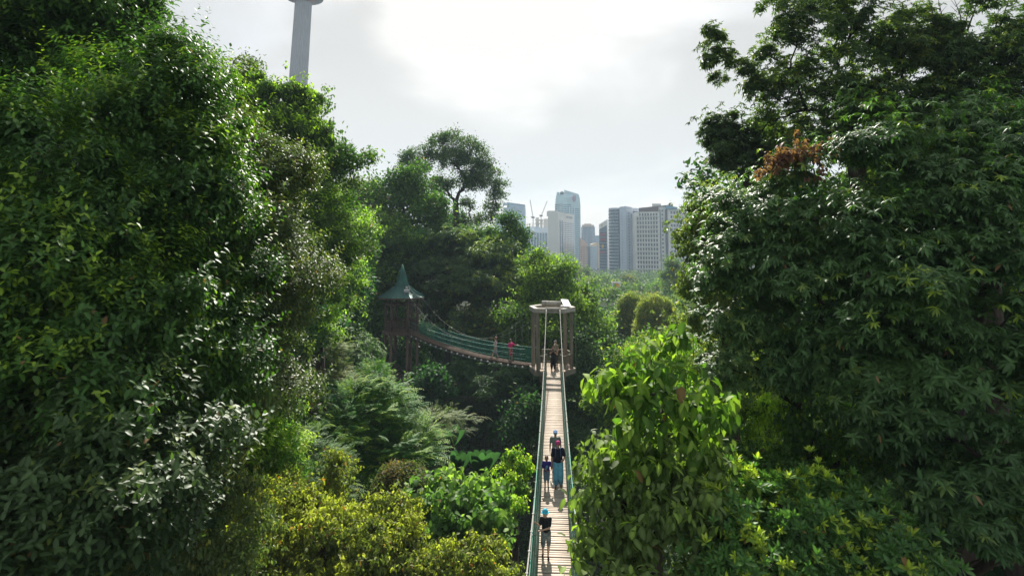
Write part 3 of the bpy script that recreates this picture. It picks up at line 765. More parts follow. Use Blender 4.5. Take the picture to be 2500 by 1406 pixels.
# grey banded tower
D = 500
r = bld('banded_office_tower', 'blue grey tower with curved dark window bands and blank ribbed wall', 1512, D)
z1 = zpx(508, 1500, D)
c0 = [q2(1487, D + 6), q2(1488.5, D + 1.5), q2(1493, D - 1.5), q2(1500, D - 3), q2(1511, D - 3)]
wall(r, c0 + [q2(1514, D + 4), q2(1514, D + 26), q2(1487, D + 26)], z1, GREYC)
core = [q2(1513.5, D - 5), q2(1529, D - 8), q2(1545, D - 4), q2(1545, D + 26), q2(1513.5, D + 26)]
wall(r, core, [z1 + .5, zpx(505, 1529, D), z1 + .3, z1 + .3, z1 + .5], GREYC, 'core_wall')
sidep = [q2(1545.3, D), q2(1562, D + 4), q2(1562, D + 26), q2(1545.3, D + 26)]
wall(r, sidep, z1, GREYC, 'side_wall')
zl = zpx(668, 1500, D)
for k in range(20):
    zz = z1 - (k + .9) * (z1 - zl) / 20.5; hh = (z1 - zl) / 20.5 * .62
    m = MB(); pts = [(p[0] * .9985, p[1] * .9985) for p in c0]; inn = [(p[0], p[1] + 1) for p in c0[::-1]]
    m.prism(pts + inn, zz - hh / 2, zz + hh / 2); m.build('window_band', GL1, r)
windows(r, core[0], core[1], zpx(680, 1500, D), zpx(518, 1500, D), 1, 23, .06, .55, GL1, x0=.22, x1=.6)
windows(r, core[1], core[2], zpx(680, 1500, D), zpx(518, 1500, D), 1, 23, .09, .5, GL1, x0=.0, x1=1.4 - .5)
windows(r, sidep[0], sidep[1], zpx(690, 1500, D), zpx(514, 1500, D), 2, 23, .8, .55, GL1, x0=.02, x1=.8)
m = MB(); m.prism([q2(1486, D - 1), q2(1490, D - 7), q2(1502, D - 10), q2(1514, D - 8), q2(1514, D + 5), q2(1486, D + 5)], zpx(682, 1500, D), zpx(672, 1500, D)); m.prism([q2(1485, D - 2), q2(1490, D - 10), q2(1502, D - 13), q2(1516, D - 10), q2(1516, D + 5), q2(1485, D + 5)], zpx(688, 1500, D), zpx(683, 1500, D)); m.build('podium', PALE, r)

# glass hotel with signs
D = 540
r = bld('glass_front_building', 'narrow dark glass building in a white frame with red and gold signs', 1475, D)
a, b = q2(1463, D), q2(1483.5, D - 10)
zt0, zt1 = zpx(548, 1463, D), zpx(537, 1484, D)
pts = [a, b, q2(1489, D - 6), q2(1489, D + 20), q2(1463, D + 20)]
wall(r, pts, [zt0, zt1, zt1, zt1, zt0], WHT)
A, d_, L_, n_, an = face_dir(a, b); m = MB(); zb = zpx(674, 1475, D)
p = A + n_ * .2
def fr(t, z, o=.2): q = A + d_ * L_ * t + n_ * o; return (q[0], q[1], z)
m.add([fr(.04, zb), fr(.93, zb), fr(.93, zpx(551, 1483, D)), fr(.04, zpx(560, 1464, D))], [(0, 1, 2, 3)]); m.build('glass_front', GLN, r)
bands(r, (a[0] + n_[0] * .3, a[1] + n_[1] * .3), (b[0] + n_[0] * .3, b[1] + n_[1] * .3), zb, zpx(562, 1475, D), 16, .09, GREYC, 'mullion', th=.25, x0=.05, x1=.92)
def glyphs(z, h, n, mt, nm):
    m = MB()
    for k in range(n):
        x = .16 + .68 * (k + .5) / n; wd = .68 / n * L_ * .62; c = fr(x, z, .75)
        for (dx, dz, sx, sz) in ((-.42, 0, .2, 1), (.42, 0, .2, .9), (0, .42, .9, .18), (0, 0 if k % 2 else -.42, .9, .18)):
            m.box((c[0] + d_[0] * dx * wd, c[1] + d_[1] * dx * wd, c[2] + dz * h), (sx * wd, .2, sz * h), an)
    m.build(nm, mt, r)
glyphs(zpx(573, 1475, D), 2.4, 4, RED, 'red_lettering'); glyphs(zpx(585, 1475, D), 2.4, 5, RED, 'red_lettering'); glyphs(zpx(616, 1475, D), 2.0, 4, RED, 'red_lettering')
m = MB(); cc = fr(.5, zpx(601, 1475, D), .8)
for k in range(10):
    a1 = 2 * math.pi * k / 10; r1 = 2.1 if k % 2 else 1.1; a2 = 2 * math.pi * (k + 1) / 10; r2 = 1.1 if k % 2 else 2.1
    m.add([cc, (cc[0] + d_[0] * r1 * math.sin(a1), cc[1] + d_[1] * r1 * math.sin(a1), cc[2] + r1 * math.cos(a1)), (cc[0] + d_[0] * r2 * math.sin(a2), cc[1] + d_[1] * r2 * math.sin(a2), cc[2] + r2 * math.cos(a2))], [(0, 1, 2)])
m.build('gold_emblem', GOLD, r)
m = MB(); c = fr(.38, zpx(549.5, 1471, D), .3); m.ball(c, (.8, .3, 1.2), 8, 6); m.build('roof_emblem', GOLD, r)

# twin low pale towers between
D = 620
r = bld('slim_grey_apartment', 'slim grey and white apartment tower with pale horizontal balconies', 1445, D)
a, b, c = q2(1434, D + 4), q2(1441, D), q2(1457, D + 3); z1 = zpx(601, 1445, D)
wall(r, [a, b, c] + back([a, c], 20), z1, PALE)
bands(r, a, b, r.location.z, z1, 22, .55, GLN); bands(r, b, c, r.location.z, z1, 22, .42, GL2)
D = 660
r = bld('cream_apartment', 'cream rendered apartment tower behind the slim grey one', 1453, D)
a, b, c = q2(1443, D), q2(1456, D - 3), q2(1466, D + 2); z1 = zpx(592, 1450, D)
wall(r, [a, b, c] + back([a, c], 20), [z1 - 2, z1, z1, z1, z1 - 2], CREAM)
windows(r, b, c, zpx(668, 1450, D), z1 - 3, 2, 16, .3, .4, GL2)
D = 600
r = bld('salmon_building', 'salmon pink building with pale pillars beside the teal tower', 1427, D)
a, b = q2(1417, D), q2(1434, D + 3); z1 = zpx(586, 1420, D)
wall(r, [a, b] + back([a, b], 18), [z1 + 2, zpx(594, 1433, D), zpx(594, 1433, D), z1 + 2], PINKC)
windows(r, a, b, zpx(664, 1425, D), zpx(600, 1425, D), 4, 15, .45, .5, GL3)
# navy tower
D = 900
r = bld('navy_glass_tower', 'dark navy glass tower with a reddish stepped cap', 1436, D)
pts = [q2(1419, D + 8), q2(1424, D), q2(1446, D), q2(1453, D + 8), q2(1453, D + 40), q2(1419, D + 40)]
wall(r, pts, zpx(554, 1436, D), GLN)
m = MB(); m.prism([q2(1421, D + 6), q2(1425, D + 1), q2(1445, D + 1), q2(1451, D + 9), q2(1451, D + 30), q2(1421, D + 30)], zpx(554, 1436, D), zpx(549, 1436, D)); m.prism([q2(1427, D + 5), q2(1444, D + 5), q2(1444, D + 25), q2(1427, D + 25)], zpx(549, 1436, D), zpx(546, 1436, D)); m.build('cap', PINKC, r)
fins(r, pts[1], pts[2], r.location.z, zpx(556, 1436, D), 7, .12, GREYC)
D = 950
r = bld('teal_low_block', 'small teal glass block seen between the navy tower and the glass front', 1458, D)
pts = [q2(1452, D), q2(1466, D)]; wall(r, pts + back(pts, 20), zpx(575, 1458, D), TEALC)
bands(r, pts[0], pts[1], r.location.z, zpx(576, 1458, D), 14, .5, GL2)

# teal tall tower with curved crown
D = 700
r = bld('teal_crowned_tower', 'tallest teal tower with notched curved crown and round mauve emblem', 1388, D)
zc = zpx(500, 1388, D)
a, b, c = q2(1355.5, D + 16), q2(1385, D), q2(1418, D + 10); bk = [q2(1418, D + 45), q2(1357, D + 45)]
wall(r, [a, b, c] + bk, zc, TEALC)
# crown narrowing upwards in three lifts
def lift(p0, p1, z0, z1, nm='crown'):
    m = MB(); n = len(p0); V = [(x, y, z0) for x, y in p0] + [(x, y, z) for (x, y), z in zip(p1, z1)]
    m.add(V, [tuple(range(n, 2 * n))] + [(i, (i + 1) % n, n + (i + 1) % n, n + i) for i in range(n)]); m.build(nm, TEALC, r)
za, zb_ = zpx(482, 1388, D), zpx(465, 1388, D)
l1 = [q2(1357.5, D + 17), q2(1385, D + 1), q2(1416.5, D + 11), q2(1416, D + 44), q2(1359, D + 44)]
lift([a, b, c] + bk, l1, zc, [za] * 5)
lift(l1, [q2(1359, D + 18), q2(1368, D + 13), q2(1368, D + 43), q2(1361, D + 43)] if False else [q2(1359.5, D + 18), q2(1379, D + 6), q2(1414.5, D + 12), q2(1414, D + 43), q2(1360.5, D + 43)], za, [zpx(471, 1360, D), zpx(474, 1380, D), zpx(474, 1414, D), zpx(474, 1414, D), zpx(471, 1360, D)])
m = MB(); m.prism([q2(1378.5, D + 6.5), q2(1414, D + 12.5), q2(1413, D + 42), q2(1379, D + 42)], zpx(475, 1388, D), [zpx(462.5, 1379, D), zpx(472, 1412, D), zpx(472, 1412, D), zpx(462.5, 1379, D)])
m.prism([q2(1360, D + 18), q2(1367, D + 13.5), q2(1367, D + 42), q2(1361, D + 42)], zpx(475, 1388, D), [zpx(466, 1361, D), zpx(467, 1367, D), zpx(467, 1367, D), zpx(466, 1361, D)])
m.build('crown_tip', TEALC, r)
m = MB(); m.ball(P(1372, 472, D + 11), (2.6, 1.2, 2.2), 10, 7); m.build('crown_recess', GL1, r)
cnt = [0]
zb0 = r.location.z + 2
windows(r, b, c, zpx(668, 1400, D), zpx(507, 1400, D), 6, 34, .7, .52, GL2, x0=.40, x1=.92, used=cnt)
bands(r, b, c, zpx(668, 1400, D), zpx(498, 1400, D), 36, .45, GL2, 'balcony_band', x0=.02, x1=.30)
bands(r, a, b, zpx(668, 1370, D), zpx(498, 1370, D), 36, .45, GL2, 'balcony_band', x0=.7, x1=.98)
bands(r, a, b, zpx(668, 1370, D), zpx(496, 1370, D), 36, .5, GL1, 'balcony_band', x0=.02, x1=.22)
windows(r, a, b, zpx(560, 1370, D), zpx(496, 1370, D), 4, 16, .4, .6, DARKB, 'louvre', x0=.25, x1=.68, used=cnt)
fins(r, b, c, r.location.z, zpx(505, 1400, D), 2, .10, PALE, 'pier', x0=.0, x1=.72)
m = MB(); A, dv, LL, nv, an = face_dir(b, c); ez = zpx(483.5, 1400, D)
ring_ = [];
for k in range(20):
    t = 2 * math.pi * k / 20; q = A + dv * (LL * .50 + 2.0 * math.cos(t)) - nv * (-1.1); ring_.append((q[0], q[1], ez + 3.5 * math.sin(t)))
m.tube(ring_ + [ring_[0]], .42, 5, caps=False)
for dz in (-1.3, 0, 1.3):
    q = A + dv * LL * .50 + nv * 1.1; m.box((q[0], q[1], ez + dz), (2.4, .3, .55), an)
q = A + dv * LL * .50 + nv * 1.1; m.box((q[0], q[1], ez), (.5, .32, 4), an)
m.build('emblem', MAUVE, r)

# beige slab with window face
D = 600
r = bld('beige_slab_building', 'plain beige slab tower with a grid of windows on its receding right face', 1352, D)
a, b, c = q2(1338, D), q2(1362.5, D - 3), q2(1402, D + 45); z1 = zpx(518, 1350, D)
wall(r, [a, b, c, q2(1380, D + 60)], z1, BEIGE)
m = MB(); m.prism([(a[0] - .2, a[1] - .3), (b[0], b[1] - .5), (b[0] + .5, b[1] + 20), (a[0], a[1] + 20)], z1 - 3, z1 + 1.2); m.build('parapet', BEIGE, r)
windows(r, b, c, zpx(668, 1380, D), z1 - 9, 9, 26, .62, .55, GL2, x0=.1, x1=.98)
fins(r, b, c, r.location.z, z1 - 8, 2, .2, GLN, 'glass_strip', x0=.06, x1=.3)
windows(r, b, c, z1 - 5, z1 - 2.5, 5, 1, .7, .9, GL3, 'sign_panel', x0=.5, x1=.9)

# blue ribbed hotel with works on top
D = 640
r = bld('ribbed_blue_building', 'blue glass building with white vertical ribs and unfinished concrete top floors', 1310, D)
a, b, c = q2(1281, D + 14), q2(1294.5, D), q2(1338.5, D + 6); z1 = zpx(565, 1310, D)
wall(r, [a, b, c] + back([a, c], 30), z1, PALE)
bands(r, a, b, zpx(650, 1290, D), z1 - 1, 18, .5, GL1, 'balcony_band')
for k in range(6): fins(r, b, c, r.location.z, z1 - 1.5, 1, 1, GL2, 'glass_strip', x0=.05 + k * .158, x1=.05 + k * .158 + .1)
m = MB(); m.prism([q2(1283, D + 12), q2(1318, D + 8), q2(1318, D + 30), q2(1283, D + 30)], z1, zpx(553, 1300, D)); m.prism([q2(1318, D + 8), q2(1338, D + 8), q2(1338, D + 30), q2(1318, D + 30)], z1, zpx(556, 1330, D)); m.build('upper_floors', PALE, r)
m = MB()
for k in range(9):
    x = 1284 + k * 4.0; p = P(x, 551, D + 11); m.box((p[0], p[1], zpx(549, x, D)), (.5, .5, 4.5))
for k in range(8):
    x = 1298 + k * 5.2; p = P(x, 560, D + 3); m.bar((p[0], p[1], z1), (p[0] + 2, p[1], z1 + 2.2), .3, .3)
m.build('scaffold', WHT, r)
m = MB()
for (xa, xb, ya, yb2) in ((1308, 1316, 555, 530), (1319, 1325, 555, 534), (1327, 1338, 556, 533)):
    m.prism([q2(xa, D + 12), q2(xb, D + 12), q2(xb, D + 24), q2(xa, D + 24)], zpx(ya, xa, D), zpx(yb2, xa, D))
m.prism([q2(1306.5, D + 10), q2(1326, D + 10), q2(1326, D + 26), q2(1306.5, D + 26)], zpx(537.5, 1310, D), zpx(535, 1310, D))
m.prism([q2(1306.5, D + 10), q2(1326, D + 10), q2(1326, D + 26), q2(1306.5, D + 26)], zpx(545, 1310, D), zpx(543, 1310, D)); m.build('concrete_frame', BEIGE, r)

# striped glass tower left
D = 800
r = bld('striped_glass_tower', 'pale blue glass tower with vertical stripes at top and white floors below', 1255, D)
a, b = q2(1227.5, D), q2(1282, D + 6); z1 = zpx(528, 1255, D); zt = zpx(495, 1255, D)
wall(r, [a, b] + back([a, b], 40), z1, PALE)
ua, ub = q2(1228, D + 2), q2(1282, D + 7)
wall(r, [ua, ub] + back([ua, ub], 36), zpx(507, 1240, D), GL2, 'glass_top')
ua2 = q2(1238, D + 2)
wall(r, [ua2, ub] + back([ua2, ub], 36), [zt + .8, zt - 2.2, zt - 2.2, zt + .8], GL2, 'glass_top')
m = MB(); m.prism([q2(1228, D + 2), q2(1238.5, D + 2), q2(1238.5, D + 30), q2(1228, D + 30)], zpx(498, 1230, D), zpx(494.5, 1230, D)); m.build('roof_wing', GREYC, r)
fins(r, ua2, ub, z1, zt - 3, 17, .28, PALE, 'fin'); fins(r, ua, ua2, z1, zpx(508, 1240, D), 4, .28, PALE, 'fin')
bands(r, a, b, r.location.z, zpx(540, 1255, D), 22, .42, GL2)
D = 760
r = bld('pale_stepped_block', 'pale blue block low behind the tall branching tree', 1222, D)
a, b = q2(1208, D), q2(1229, D + 3); wall(r, [a, b] + back([a, b], 30), zpx(523, 1220, D), PALE); bands(r, a, b, r.location.z, zpx(530, 1220, D), 22, .42, GL2)
# cranes
def crane(px, py0, jx, jy, cx, cy2, D, label):
    p0 = P(px, py0, D); base = empty('tower_crane', p0, label, 'crane', 'cranes on the unfinished building')
    m = MB(); pt = P(px, py0 - 24, D); m.bar(p0, pt, 1.0, 1.0); m.build('mast', WHT, base)
    m = MB(); j = P(jx, jy, D); m.bar(pt, j, .8, .9); m.build('jib', WHT, base)
    m = MB(); c = P(cx, cy2, D); m.bar(pt, c, 1.0, .8); m.build('counter_jib', GREYC, base)
    m = MB(); m.box(P(px, py0 - 25, D), (3.2, 2, 1.6)); m.build('cab', DARKB, base)
crane(1301.5, 556, 1294, 488, 1296, 529, 648, 'thin white crane with its jib raised almost upright'); crane(1321, 552, 1336, 491, 1317, 524, 655, 'thin white crane with its jib leaning to the right')
# sign board on a pole
D = 190
sp0 = P(1504.5, 698, D); sg = empty('roadside_sign', (sp0[0], sp0[1], float(terr(sp0[0], sp0[1]))), 'square white sign board with an orange and red shell emblem above the trees', 'sign')
m = MB(); m.box(sp0, (2.65, .35, 2.5)); m.build('board', mat('white_sign_board', (.75, .74, .74), .5), sg)
m = MB(); m.tube([(sp0[0], sp0[1] + .35, sg.location.z), (sp0[0], sp0[1] + .35, sp0[2])], .18, 8); m.build('pole', GREYC, sg)
def shell(sc_, off, mt, nm):
    m = MB(); pts = [(-.32, -.78), (.32, -.78), (.36, -.55), (.62, -.52)]
    for k in range(7):
        a = R_(-12 + k * (204 / 6)); ri = .93 if True else 0
        pts.append((1.0 * math.cos(a), .92 * math.sin(a)))
        if k < 6:
            a2 = R_(-12 + (k + .5) * (204 / 6)); pts.append((.93 * math.cos(a2), .86 * math.sin(a2)))
    pts += [(-.62, -.52), (-.36, -.55)]
    y = sp0[1] - .18; V = [(sp0[0] + x * sc_, y - off, sp0[2] + z * sc_) for x, z in pts] + [(sp0[0] + x * sc_, y, sp0[2] + z * sc_) for x, z in pts]
    n = len(pts); m.add(V, [tuple(range(n))] + [(i, (i + 1) % n, n + (i + 1) % n, n + i) for i in range(n)]); m.build(nm, mt, sg)
shell(1.0, .05, mat('sign_red', (.62, .06, .03), .5), 'emblem_edge'); shell(.84, .08, mat('sign_amber', (.80, .36, .03), .5), 'emblem')
m = MB()
for k in range(-2, 3):
    a = R_(90 + k * 28); m.bar((sp0[0] + .12 * math.cos(a), sp0[1] - .27, sp0[2] - .5), (sp0[0] + .72 * math.cos(a), sp0[1] - .27, sp0[2] + .62 * math.sin(a)), .045, .02)
m.build('emblem_rays', mat('sign_red_line', (.62, .06, .03), .5), sg)

# ------------------------------------------------------------------ people
SKIN1 = mat('skin_light', (.60, .37, .26), .55, .4); SKIN2 = mat('skin_tan', (.42, .24, .155), .55, .4); SKIN3 = mat('skin_brown', (.27, .14, .085), .55, .4)
def cloth(n, c, c2=None, vs=9): return mat(n, c, .85, .2, var=.25 if not c2 else None, c2=c2, vscale=vs)
HB = mat('hair_dark', (.025, .016, .012), .5, .4); HR = mat('hair_auburn', (.30, .12, .045), .5, .4, var=.4, vscale=30)
SHOE = cloth('sandal_brown', (.09, .045, .04)); SHOE2 = cloth('shoe_dark', (.04, .04, .045))
EYE = mat('eye_dark', (.02, .015, .012), .3)
def capsule(m, a, b, ra, rb, n=12, fx=1.0, fy=1.0):
    """tapered capsule; fx, fy scale world x, y of the section"""
    a, b = Vector(a), Vector(b); d = b - a; L = max(d.length, 1e-6); d = d / L
    u = Vector((0, 1, 0)) if abs(d.y) < .8 else Vector((1, 0, 0)); r = d.cross(u).normalized(); u = r.cross(d)
    V = []; rows = []
    for t in (-90, -60, -30, 0): rows.append((a, ra * math.cos(R_(t)), ra * math.sin(R_(t))))
    for t in (0, 30, 60, 90): rows.append((b, rb * math.cos(R_(t)), rb * math.sin(R_(t))))
    for c, rr, o in rows:
        rr = max(rr, 1e-4)
        for k in range(n):
            an = 2 * math.pi * k / n; off = (r * math.cos(an) + u * math.sin(an)) * rr
            V.append((c.x + off.x * fx + d.x * o, c.y + off.y * fy + d.y * o, c.z + off.z + d.z * o))
    F = [(i * n + k, i * n + (k + 1) % n, (i + 1) * n + (k + 1) % n, (i + 1) * n + k) for i in range(7) for k in range(n)]
    F += [tuple(range(n))[::-1], tuple(7 * n + k for k in range(n))]
    m.add(V, F, 0, True)
def fuse(m, name, mt, parent, vox=.012, sm=2):
    """voxel-fuse the overlapping volumes into one continuous skin"""
    me = bpy.data.meshes.new(name); me.from_pydata(m.v, [], m.f)
    o = bpy.data.objects.new(name, me); col.objects.link(o)
    r = o.modifiers.new('remesh', 'REMESH'); r.mode = 'VOXEL'; r.voxel_size = vox; r.use_smooth_shade = True
    s = o.modifiers.new('smooth', 'SMOOTH'); s.iterations = sm; s.factor = .5
    dg = bpy.context.evaluated_depsgraph_get(); dg.update()
    me2 = bpy.data.meshes.new_from_object(o.evaluated_get(dg)); me2.name = name
    bpy.data.objects.remove(o); me2.materials.clear(); me2.materials.append(mt)
    me2.polygons.foreach_set('use_smooth', [True] * len(me2.polygons))
    return link(name, me2, parent)
def hand(m, w, dirv, palm_n, side, curl=.5):
    """palm plus five separate fingers; w wrist, dirv hand direction, palm_n palm normal"""
    w = Vector(w); d = Vector(dirv).normalized(); pn = Vector(palm_n); pn = (pn - d * pn.dot(d)).normalized(); s = d.cross(pn) * side
    for k in (-1, 0, 1): capsule(m, w + s * .018 * k + d * .01, w + s * .024 * k + d * .078, .014, .014, 8)
    for k, (ln) in enumerate((.068, .078, .072, .056)):
        b = w + d * .082 + s * (.030 - .020 * k); p = b; dd = d.copy()
        for j, f in enumerate((.45, .32, .23)):
            dd = (dd + pn * curl * (.35 + .2 * j)).normalized(); q = p + dd * ln * f; capsule(m, p, q, .0092 - .0008 * j, .0086 - .0008 * j, 8); p = q
    b = w + d * .03 + s * .032; q = b + (s * .9 + d * .6 + pn * .3).normalized() * .034; capsule(m, b, q, .012, .0105, 8)
    capsule(m, q, q + (d * .9 + s * .2 + pn * .4).normalized() * .03, .0105, .009, 8)
BASE = dict(pel=(0, 0, .93), chest=(0, 0, 1.27), neck=(0, .005, 1.43), head=(0, -.02, 1.58),
    shL=(.165, .01, 1.38), elL=(.22, .03, 1.11), wrL=(.23, -.06, .87), shR=(-.165, .01, 1.38), elR=(-.22, .03, 1.11), wrR=(-.23, -.06, .87),
    hiL=(.085, 0, .90), knL=(.095, -.02, .49), anL=(.095, .03, .09), hiR=(-.085, 0, .90), knR=(-.095, -.02, .49), anR=(-.095, .03, .09))
def person(label, loc, h, yaw, skin, J=None, fat=1.0, headk=1.0, group='visitors on the walkway', handL=((0, 0, -1), (-1, 0, 0), .5), handR=((0, 0, -1), (1, 0, 0), .5),
           toe=None, look=(0, -1)):
    j = {k: Vector(v) for k, v in BASE.items()}
    for k, v in (J or {}).items(): j[k] = Vector(v)
    root = empty('person', loc, label, 'person', group); root.rotation_euler = (0, 0, yaw); root.scale = (h / 1.7,) * 3
    m = MB(); f = fat
    capsule(m, j['pel'], j['pel'] + (j['chest'] - j['pel']) * .45, .125 * f, .108 * f, fy=.78, n=16)
    capsule(m, j['pel'] + (j['chest'] - j['pel']) * .45, j['chest'], .108 * f, .135 * f, fy=.75, n=16)
    capsule(m, j['chest'], j['neck'] - Vector((0, 0, .04)), .13 * f, .06, fy=.75, n=16)
    for s in 'LR':
        capsule(m, j['chest'] + Vector((0, 0, .06)), j['sh' + s], .075, .052 * f)
        capsule(m, j['sh' + s], j['el' + s], .050 * f, .037); capsule(m, j['el' + s], j['wr' + s], .037, .024)
        capsule(m, j['hi' + s], j['kn' + s], .088 * f, .055); capsule(m, j['kn' + s], j['kn' + s].lerp(j['an' + s], .35), .052, .054); capsule(m, j['kn' + s].lerp(j['an' + s], .35), j['an' + s], .054, .034)
        a = j['an' + s]; tx = Vector((.02 if s == 'L' else -.02, -.16, -.055)) if toe is None else Vector(toe)
        capsule(m, a + Vector((0, .02, -.05)), a + tx, .036, .03, fy=1)
    hd, pn, cu = handL; hand(m, j['wrL'], hd, pn, 1, cu)
    hd, pn, cu = handR; hand(m, j['wrR'], hd, pn, -1, cu)
    H = j['head']; k = headk
    capsule(m, j['neck'] - Vector((0, 0, .06)), H - Vector((0, -.015, .05)), .052, .05)
    m.ball(H + Vector((0, .01, .025 * k)), (.076 * k, .094 * k, .098 * k), 16, 12)
    lk = Vector((look[0], look[1], 0)).normalized(); rt = Vector((-lk.y, lk.x, 0))
    m.ball(H + lk * .028 * k + Vector((0, 0, -.045 * k)), (.056 * k, .062 * k, .062 * k), 14, 10)
    capsule(m, H + lk * .085 * k + Vector((0, 0, .012 * k)), H + lk * .104 * k + Vector((0, 0, -.022 * k)), .009 * k, .014 * k, 8)
    capsule(m, H + lk * .082 * k + rt * .02 * k + Vector((0, 0, -.055 * k)), H + lk * .082 * k - rt * .02 * k + Vector((0, 0, -.055 * k)), .009 * k, .009 * k, 8)
    for s in (-1, 1): m.ball(H + rt * s * .079 * k + Vector((0, 0, -.002)), (.014, .02, .032 * k), 8, 6)
    fuse(m, 'body', skin, root, .0095)
    for s in (-1, 1):
        e = MB(); e.ball(H + lk * .083 * k + rt * s * .031 * k + Vector((0, 0, .014 * k)), (.012, .010, .008), 8, 6); link('eye', None, None) if False else None
        me = bpy.data.meshes.new('eye'); me.from_pydata(e.v, [], e.f); me.materials.append(EYE); link('eye', me, root)
    root['_j'] = 0; del root['_j']
    return root, j
def garment(root, name, mt, parts, vox=.013, sm=3):
    m = MB()
    for p in parts:
        if p[0] == 'ball': m.ball(p[1], p[2], 16, 12)
        else: capsule(m, p[0], p[1], p[2], p[3], 16, *(p[4:] if len(p) > 4 else ()))
    return fuse(m, name, mt, root, vox, sm)
def tee(root, j, mt, fat=1.0, low=.86, sleeve=.6, name='shirt', loose=1.0):
    pr = [((-.05, j['pel'].y, low + .06), (.05, j['pel'].y, low + .06), .115 * fat * loose, .115 * fat * loose, 1, .8), ((0, j['pel'].y, low + .10), j['chest'], .142 * fat * loose, .148 * fat, 1, .8), (j['chest'], j['neck'] - Vector((0, 0, .035)), .142 * fat, .066, 1, .8)]
    for s in 'LR': pr += [(j['chest'] + Vector((0, 0, .06)), j['sh' + s], .085, .064 * fat), (j['sh' + s], j['sh' + s].lerp(j['el' + s], sleeve), .064 * fat, .058 * fat)]
    return garment(root, name, mt, pr)
def pants(root, j, mt, fat=1.0, to=.93, wide=0.0, name='trousers'):
    pr = [(j['pel'] + Vector((0, 0, .03)), j['pel'] - Vector((0, 0, .04)), .135 * fat, .13 * fat, 1, .82)]
    for s in 'LR':
        k = j['kn' + s]; a = j['an' + s]
        if to <= .5: pr.append((j['hi' + s], j['hi' + s].lerp(k, to * 2), .098 * fat, .080 + wide))
        else: pr += [(j['hi' + s], k, .098 * fat, .072 + wide), (k, k.lerp(a, (to - .5) * 2), .072 + wide, .052 + wide)]
    return garment(root, name, mt, pr)
def shoes(root, j, mt, toe=None):
    for s in 'LR':
        a = j['an' + s]; tx = Vector((.02 if s == 'L' else -.02, -.17, -.058)) if toe is None else Vector(toe)
        m = MB(); capsule(m, a + Vector((0, .03, -.052)), a + tx, .042, .038); capsule(m, a + Vector((0, .02, -.05)), a + Vector((0, .02, -.03)), .042, .042)
        fuse(m, 'shoe', mt, root, .014)
def deckpt(at, L, u, s, h=0.0): return at(u, s, h)
# adult in blue trousers walking to the camera, child in hand -----------------
yw = -yb
uA = 23.1
p = at1(uA, .15, .012)
r, j = person('adult in black tee, blue trousers and pink patterned headscarf leading a child by the hand', p, 1.63, yw, SKIN2,
    dict(wrR=(-.25, -.12, .83), elR=(-.235, .02, 1.08), wrL=(.19, -.17, 1.02), elL=(.25, .01, 1.12), knL=(.10, -.10, .50), anL=(.10, .02, .10), knR=(-.09, .0, .49), anR=(-.09, -.06, .09), head=(0, -.045, 1.56)),
    fat=1.12, handR=((-.3, -.3, -1), (1, 0, 0), 1.0), handL=((-.3, -.8, .2), (-1, 0, .2), 1.1))
NAVY = cloth('navy_black_tee', (.012, .014, .030)); tee(r, j, NAVY, 1.14, .90, .75, loose=1.08)
pants(r, j, cloth('light_blue_trousers', (.16, .50, .68)), 1.12, .9, .035)
garment(r, 'trouser_cuff', cloth('trouser_pattern', (.03, .10, .22), (.20, .45, .6), 14), [(j['kn' + s].lerp(j['an' + s], .45), j['kn' + s].lerp(j['an' + s], .82), .098, .09) for s in 'LR'])
garment(r, 'headscarf', cloth('pink_patterned_scarf', (.75, .08, .28), (.08, .02, .06), 22), [('ball', j['head'] + Vector((0, .025, .05)), (.098, .11, .105)), (j['head'] + Vector((0, .09, .0)), j['head'] + Vector((0, .13, -.10)), .05, .025)])
m = MB()
for s in (-.085, .085): m.tube([(s, .10, 1.30), (s, .05, 1.435), (s * 1.05, -.07, 1.42), (s * 1.1, -.135, 1.25), (s * 1.15, -.10, 1.12)], .016, 6)
me = bpy.data.meshes.new('strap'); me.from_pydata(m.v, [], m.f); me.materials.append(cloth('strap_blue', (.05, .09, .17))); link('strap', me, r)
shoes(r, j, cloth('sandal_tan', (.25, .12, .08)))
p = at1(23.0, -.265, .012)
r, j = person('small child in purple blue tee and faded denim shorts holding the hand of an adult', p, 1.10, yw, SKIN3,
    dict(wrL=(.28, .0, 1.02), elL=(.27, .02, 1.14), wrR=(-.02, -.20, 1.0), elR=(-.22, -.02, 1.10), head=(0, -.02, 1.58), knL=(.08, -.05, .48), anL=(.08, .05, .10), anR=(-.09, -.10, .09), knR=(-.09, -.06, .49)),
    fat=1.15, headk=1.32, handL=((.4, 0, .6), (0, -1, 0), .9), handR=((.8, -.2, -.2), (0, 1, .2), .8))
tee(r, j, cloth('purple_blue_tee', (.045, .03, .26)), 1.2, .86, .8)
garment(r, 'shirt_print', cloth('tee_print', (.04, .30, .42), (.25, .35, .55), 18), [((-.03, -.125, 1.06), (.02, -.135, 1.20), .055, .07, 1, .35)])
pants(r, j, cloth('denim_shorts', (.16, .24, .33)), 1.15, .62, .012, 'shorts')
garment(r, 'hair', HB, [('ball', j['head'] + Vector((0, .03, .055)), (.108, .122, .118))]); shoes(r, j, SHOE2)
